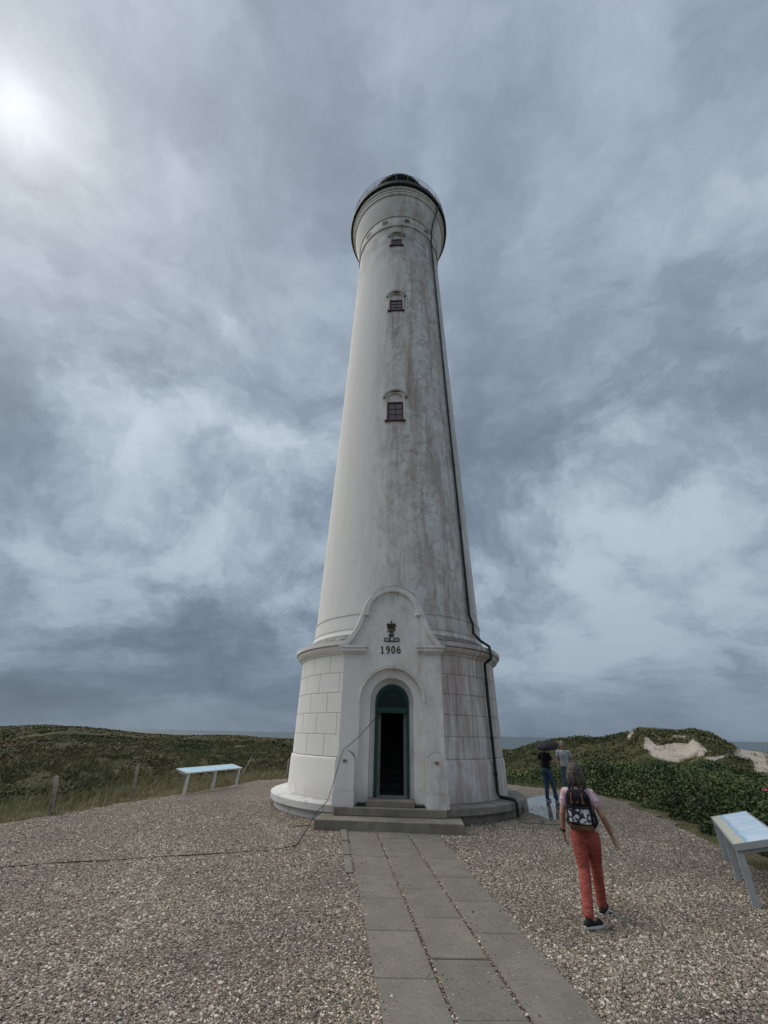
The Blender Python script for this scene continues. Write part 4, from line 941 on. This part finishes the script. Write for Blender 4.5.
def person(label, loc, heading, J, colours, hair='bob', sex='f', vox=.008, sleeves=.5):
    o = thing('person', label, 'person', loc, -heading)
    H_ = J['head']; sh = J['shoulder']; hp = J['hip']; sw = J['sw']
    body = MB()
    # head, face, neck
    hx, hy, hz = H_
    body.ball((hx, hy, hz), .073, .092, .112, 18); body.ball((hx, hy + .03, hz - .055), .052, .062, .06); body.ball((hx, hy + .098, hz - .018), .013, .018, .02, 8)
    body.ball((hx, hy + .085, hz - .058), .024, .012, .009, 8)
    for s_ in (-1, 1): body.ball((hx + s_ * .074, hy - .005, hz - .01), .010, .02, .03, 8); body.ball((hx + s_ * .03, hy + .082, hz + .012), .013, .01, .008, 8)
    body.tube([(sh[0], sh[1] - .01, sh[2] - .02), (hx, hy - .015, hz - .07)], [.056, .05], 14)
    tr = [(hp[0], hp[1], hp[2] - .05, .15, .10), (hp[0], hp[1], hp[2] + .04, .155, .105), (lerp(hp, sh, .4)[0], lerp(hp, sh, .4)[1], hp[2] + .2, .125, .09), (lerp(hp, sh, .75)[0], lerp(hp, sh, .75)[1] + .01, lerp(hp, sh, .75)[2], .145, .10), (sh[0], sh[1], sh[2] - .05, sw * .9, .085), (sh[0], sh[1], sh[2] + .01, sw * .5, .06)]
    body.rings(tr, 20)
    for s_, k in ((-1, 'l'), (1, 'r')):
        S, E_, W_ = (sh[0] + s_ * sw, sh[1], sh[2] - .045), J['el' + k], J['wr' + k]
        limb(body, [S, lerp(S, E_, .5), E_, lerp(E_, W_, .35), W_], [.05, .043, .036, .037, .024])
        dv = Vector(W_) - Vector(E_); hd = J.get('hd' + k, tuple(dv + Vector((0, .02, -.12)))); hand(body, tuple(W_), hd, J.get('hs' + k, (0, 1, 0)), J.get('ht' + k, 1))
        h0, kn, an = (hp[0] + s_ * .085, hp[1], hp[2] - .02), J['kn' + k], J['an' + k]
        limb(body, [h0, lerp(h0, kn, .5), kn, lerp(kn, an, .35), an], [.085, .07, .052, .052, .034])
        t_ = J['toe' + k]; limb(body, [an, (an[0] * .4 + t_[0] * .6, an[1] * .4 + t_[1] * .6, an[2] * .35 + t_[2] * .65), t_], [.034, .032, .024])
    bo = remesh(body, 'body', MT_SKIN, o, vox * .7, 3)
    # trousers
    tro = MB(); lo = J.get('loose', 1.)
    tro.rings([(hp[0], hp[1], hp[2] - .09, .165, .115), (hp[0], hp[1] - .012, hp[2] - .02, .178, .128), (hp[0], hp[1] - .01, hp[2] + .05, .168, .118), (hp[0], hp[1], hp[2] + .14, .142, .102)], 20)
    for s_, k in ((-1, 'l'), (1, 'r')):
        h0, kn, an = (hp[0] + s_ * .083, hp[1] - .005, hp[2] - .04), J['kn' + k], J['an' + k]; ak = lerp(kn, an, .96)
        limb(tro, [h0, lerp(h0, kn, .45), kn, lerp(kn, an, .4), ak], [.098, .084 * lo, .066 * lo, .064 * lo, .056 * lo])
        # folds round the knee and hem
        for q, rr_ in ((.06, .068), (.16, .0665), (.86, .059), (.94, .0605)):
            p = lerp(kn, an, q); tro.ball(p, rr_ * lo, rr_ * lo, .012)
    remesh(tro, 'trousers', colours['trousers'], o, vox, 4)
    # shirt
    shi = MB(); bot = J.get('hem', .0)
    shi.rings([(hp[0], hp[1], hp[2] + .02 + bot, .180, .128), (hp[0], hp[1], hp[2] + .10 + bot, .166, .120)] + [(a, b, c, d_ + .022, e_ + .022) for a, b, c, d_, e_ in tr[2:5]] + [(sh[0], sh[1], sh[2] + .018, sw * .52, .068)], 22)
    for s_, k in ((-1, 'l'), (1, 'r')):
        S, E_, W_ = (sh[0] + s_ * sw, sh[1], sh[2] - .045), J['el' + k], J['wr' + k]; en = lerp(S, E_, sleeves)
        limb(shi, [(sh[0] + s_ * sw * .6, sh[1], sh[2] - .045), S, en], [.068, .066, .062])
    remesh(shi, 'shirt', colours['shirt'], o, vox, 3)
    # shoes
    for k in 'lr':
        an, t_ = J['an' + k], J['toe' + k]; v = Vector((t_[0] - an[0], t_[1] - an[1], 0)).normalized(); hl = Vector(an) - v * .045; hl.z = max(J['sole' + k] + .035, 0.035)
        sho = MB(); tp = Vector(t_) + v * .035; tp.z = t_[2]
        pts_ = [hl, hl.lerp(tp, .3), hl.lerp(tp, .6), hl.lerp(tp, .85), tp]
        for p, r_ in zip(pts_, (.038, .041, .043, .044, .033)): sho.ball(p, r_, r_, r_ * .85)
        sho.tube(pts_, [.038, .041, .043, .044, .033], 12); sho.tube([Vector(an) + Vector((0, 0, .03)), hl.lerp(tp, .2)], [.042, .043], 12)
        so = remesh(sho, 'shoe', colours['shoe'], o, vox * .8, 3)
        sole = MB(); u = Vector((-v.y, v.x, 0)); ring = []
        for a in np.linspace(0, 2 * math.pi, 25)[:-1]:
            c_ = hl.lerp(tp, .5); L2 = (tp - hl).length / 2 + .040; sl_z = (tp.z - hl.z) / ((tp - hl).length or 1)
            q = c_ + v * math.cos(a) * L2 + u * math.sin(a) * .050 * (1 + .1 * math.cos(a)); q.z = c_.z + math.cos(a) * L2 * sl_z; ring.append(q)
        nn = len(ring); sole.add([q + Vector((0, 0, -.036)) for q in ring] + [q + Vector((0, 0, -.012)) for q in ring], [tuple(range(nn))[::-1], tuple(range(nn, 2 * nn))] + [(i, (i + 1) % nn, (i + 1) % nn + nn, i + nn) for i in range(nn)])
        sole.build('sole', colours['sole'], so)
    # hair
    if hair != 'none':
        ha = MB()
        if hair == 'bob':
            ha.ball((hx, hy - .018, hz + .022), .104, .118, .118, 20); ha.ball((hx, hy - .05, hz - .045), .108, .082, .095, 18)
            for s_ in (-1, 1): ha.ball((hx + s_ * .074, hy - .01, hz - .05), .034, .05, .085, 12)
            for i in range(16):
                a = math.pi * (1.02 + .96 * i / 15); ha.tube([(hx + .100 * math.cos(a), hy - .02 + .108 * math.sin(a), hz + .03), (hx + .112 * math.cos(a), hy - .03 + .11 * math.sin(a), hz - .06), (hx + .112 * math.cos(a), hy - .035 + .108 * math.sin(a), hz - .135 + .014 * (i % 3))], [.014, .013, .006], 6)
        else:
            ha.ball((hx, hy - .012, hz + .025), .080, .098, .100, 18); ha.ball((hx, hy - .04, hz - .02), .074, .062, .07, 14)
        hm = remesh(ha, 'hair', colours['hair'], o, vox * .8, 2)
        # keep the face clear: drop hair in front of the brow line
        bm = bmesh.new(); bm.from_mesh(hm.data); bmesh.ops.delete(bm, geom=[f for f in bm.faces if f.calc_center_median().y > hy + .055 and f.calc_center_median().z < hz + .06], context='FACES'); bm.to_mesh(hm.data); bm.free()
    return o
def m_denim(c): return plain('denim', c, .3, 9, .9, .1)
def m_shirtpink(t):
    o = t.tc()['Object']; n_ = t.noise(o, 26., 3, .6)
    return {'Base Color': t.mix(t.ss(n_, .46, .56), (.46, .25, .30), (.60, .49, .53)), 'Roughness': .9, 'Specular IOR Level': .1, 'Normal': t.bump(t.noise(o, 14., 3), .4, .01)}
def m_trous(t):
    o = t.tc()['Object']; n_ = t.noise(o, 7., 5, .6); f_ = t.noise(t.vm('MULTIPLY', o, (7., 7., 17.)), 1., 4, .6, .9)
    return {'Base Color': t.mix(t.ss(n_, .3, .7), (.285, .068, .055), (.40, .108, .086)), 'Roughness': .9, 'Specular IOR Level': .1, 'Normal': t.bump(f_, 1., .045)}
def m_hair(c0, c1):
    def fn(t):
        o = t.tc()['Object']; n_ = t.noise(t.vm('MULTIPLY', o, (60., 60., 7.)), 1., 4, .6)
        return {'Base Color': t.mix(t.ss(n_, .35, .7), c0, c1), 'Roughness': .55, 'Specular IOR Level': .35, 'Normal': t.bump(n_, .7, .008)}
    return fn
MT_SHOE = plain('black_shoe', (.014, .014, .016), .3, 14, .7); MT_SOLE = plain('white_sole', (.55, .55, .53), .12, 14, .7)
pA, pB = gpt(593, 931), gpt(606, 914); mid = (pA + pB) / 2; hd = R(27)
JW = dict(head=(.0, .045, 1.515), shoulder=(0, .01, 1.335), hip=(0, 0, .86), sw=.155,
          ell=(-.235, -.03, 1.06), wrl=(-.27, .06, .845), elr=(.255, -.04, 1.06), wrr=(.315, .10, .85), hdr=(.22, .25, -1), hdl=(.05, .15, -1), hsr=(.35, 1, 0), hsl=(0, 1, 0), htr=1, htl=1,
          knl=(-.075, -.03, .475), anl=(-.085, -.31, .115), toel=(.0, -.20, .045), solel=.02, knr=(.055, .20, .475), anr=(.035, .31, .085), toer=(.06, .45, .05), soler=0., loose=1.06)
W_ = person('woman in coral trousers and black backpack walking away over the gravel', (mid[0], mid[1], mid[2]), hd, JW,
            dict(trousers=material('coral_trousers', m_trous), shirt=material('pink_pattern_shirt', m_shirtpink), shoe=MT_SHOE, sole=MT_SOLE, hair=material('grey_brown_hair', m_hair((.014, .011, .009), (.115, .095, .078)))), vox=.0085, sleeves=.48)
W_.scale = (1.045,) * 3
band_ = MB(); wl = Vector(JW['wrl']); el_ = Vector(JW['ell']); dv = (wl - el_).normalized()
band_.tube([wl - dv * .035, wl - dv * .012], .031, 14); band_.box(wl.x - .036, wl.x - .028, wl.y - .016, wl.y + .016, wl.z + .008, wl.z + .04); band_.build('wristwatch', MT_SHOE, W_, smooth=False)
# backpack is worn, so it is a thing of its own
Mw = Matrix.Translation(Vector(mid)) @ Matrix.Rotation(-hd, 4, 'Z') @ Matrix.Scale(1.045, 4)
bp = thing('backpack', 'black backpack with grey and white print on its lower pocket, worn by woman', 'backpack', tuple(Mw @ Vector((0, -.10, .93))), -hd)
bp.scale = (1.12, 1.05, 1.08)
MT_BLACKF = plain('black_fabric', (.012, .012, .016), .3, 12, .85, .15); MT_TAN = plain('brown_leather', (.10, .045, .022), .3, 14, .6)
def m_print(t):
    o = t.tc()['Object']; n_ = t.noise(o, 11., 4, .65, 1.2); v_ = t.voro(o, 17., 'DISTANCE_TO_EDGE')
    return {'Base Color': t.mix(t.ss(t.math('ADD', n_, t.math('MULTIPLY', v_['Distance'], .6)), .52, .66), (.02, .022, .03), (.50, .51, .55)), 'Roughness': .8}
m = MB(); m.rings([(0, -.075, 0., .135, .07), (0, -.08, .02, .145, .08), (0, -.082, .2, .15, .086), (0, -.075, .33, .14, .078), (0, -.06, .39, .105, .056), (0, -.055, .405, .06, .03)], 18); m.box(-.125, .125, -.14, -.02, .01, .36, ch=.03)
bb = remesh(m, 'bag_body', MT_BLACKF, bp, .009, 3)
m = MB(); m.box(-.118, .118, -.205, -.12, .055, .225, ch=.022); remesh(m, 'pocket', material('white_print_fabric', m_print), bp, .008, 2)
MB().box(-.122, .122, -.209, -.13, .215, .232, ch=.006).build('pocket_trim', MT_BLACKF, bp)
MB().box(-.13, .13, -.185, -.03, -.012, .05, ch=.018).build('leather_base', MT_TAN, bp)
MB().tube([(-.035, -.06, .40), (-.03, -.065, .445), (.03, -.065, .445), (.035, -.06, .40)], .008, 6).build('handle', MT_BLACKF, bp)
for s_ in (-1, 1):
    st = MB(); path_ = [(s_ * .075, -.045, .385), (s_ * .085, .0, .425), (s_ * .092, .06, .435), (s_ * .098, .135, .40), (s_ * .108, .20, .31), (s_ * .125, .215, .20), (s_ * .15, .16, .10), (s_ * .165, .06, .05), (s_ * .14, -.03, .03)]
    st.tube(path_, .017, 8); st.build('shoulder_strap', MT_BLACKF, bp, auto=60)
    fl = MB().tube([(s_ * .06, -.135, .375), (s_ * .064, -.163, .33), (s_ * .064, -.175, .27)], [.009, .010, .009], 6).build('flap_strap', MT_TAN, bp)
    MB().box(s_ * .064 - .016, s_ * .064 + .016, -.19, -.172, .262, .286).build('buckle', MT_TAN, fl)
MB().box(-.014, .014, -.186, -.165, .268, .29).build('tag', MT_TAN, bp)

# the pair under the umbrella
JS = dict(head=(0, .03, 1.635), shoulder=(0, 0, 1.45), hip=(0, 0, .93), sw=.18, ell=(-.25, -.05, 1.17), wrl=(-.22, .10, .98), elr=(.25, -.02, 1.17), wrr=(.235, .06, .94),
          knl=(-.10, .02, .5), anl=(-.11, -.03, .085), toel=(-.13, .11, .05), solel=0., knr=(.10, .05, .5), anr=(.12, .04, .085), toer=(.14, .18, .05), soler=0., loose=1.12)
p1, p2 = gpt(551, 802), gpt(570.5, 798)
J1 = dict(JS); J1.update(wrr=(.13, .30, 1.22), elr=(.24, .06, 1.17), hdr=(-.1, .3, 1.), anr=(.16, .12, .085), toer=(.19, .26, .05), knr=(.12, .10, .5))
person('man in black T-shirt and blue jeans standing under a dark umbrella', (p1[0], p1[1], p1[2]), R(60), J1,
       dict(trousers=m_denim((.055, .10, .155)), shirt=plain('black_cotton', (.012, .012, .014), .2, 8, .9), shoe=plain('grey_shoe', (.25, .25, .25), .2, 10), sole=MT_SOLE, hair=material('dark_hair', m_hair((.02, .016, .013), (.05, .04, .03)))), hair='short', vox=.012, sleeves=.55)
J2 = dict(JS); J2.update(head=(0, .03, 1.65))
person('man in pale grey T-shirt and blue jeans standing beside the umbrella', (p2[0], p2[1], p2[2]), R(200), J2,
       dict(trousers=m_denim((.075, .125, .17)), shirt=plain('pale_grey_cotton', (.42, .43, .44), .12, 8, .9), shoe=MT_SHOE, sole=MT_SOLE, hair=material('fair_hair', m_hair((.22, .17, .12), (.36, .30, .22)))), hair='short', vox=.012, sleeves=.55).scale = (1.04,) * 3
# umbrella in the first man's raised hand
MP = Matrix.Translation(Vector(p1)) @ Matrix.Rotation(-R(60), 4, 'Z'); hpos = MP @ Vector((.06, .22, 1.40))
um = thing('umbrella', 'dark open umbrella hiding the head of the man in black', 'umbrella', tuple(hpos), 0)
Mu = Matrix.Rotation(R(-12), 4, 'Y') @ Matrix.Rotation(R(16), 4, 'X')
ncan = 8; m = MB(); vs = []; fs = []; rows = 6; Rc = .40
for i in range(rows + 1):
    for k in range(ncan * 4):
        a = 2 * math.pi * k / (ncan * 4); sc_ = 1 - .055 * abs(math.sin(a * ncan / 2)) * (i / rows); r_ = Rc * math.sin(math.pi / 2 * .93 * i / rows) * sc_; vs.append(Mu @ Vector((r_ * math.cos(a), r_ * math.sin(a), .44 - .18 + .18 * math.cos(math.pi / 2 * .95 * i / rows))))
W4 = ncan * 4
for i in range(rows):
    for k in range(W4): fs.append((i * W4 + k, i * W4 + (k + 1) % W4, (i + 1) * W4 + (k + 1) % W4, (i + 1) * W4 + k))
m.add(vs, fs); m.build('canopy', plain('dark_umbrella_cloth', (.016, .017, .022), .25, 6, .7, .3), um, smooth=True)
MB().tube([Mu @ Vector((0, 0, -.06)), Mu @ Vector((0, 0, .50))], .008, 6).build('shaft', MT_IRON, um)
MB().tube([Mu @ Vector((0, 0, .03)), Mu @ Vector((0, 0, -.10))], .016, 8).build('handle', MT_IRON, um)
for k in range(ncan):
    a = 2 * math.pi * k / ncan; MB().tube([Mu @ Vector((0, 0, .43)), Mu @ Vector((Rc * .97 * math.cos(a), Rc * .97 * math.sin(a), .27))], .004, 4).build('rib', MT_IRON, um)
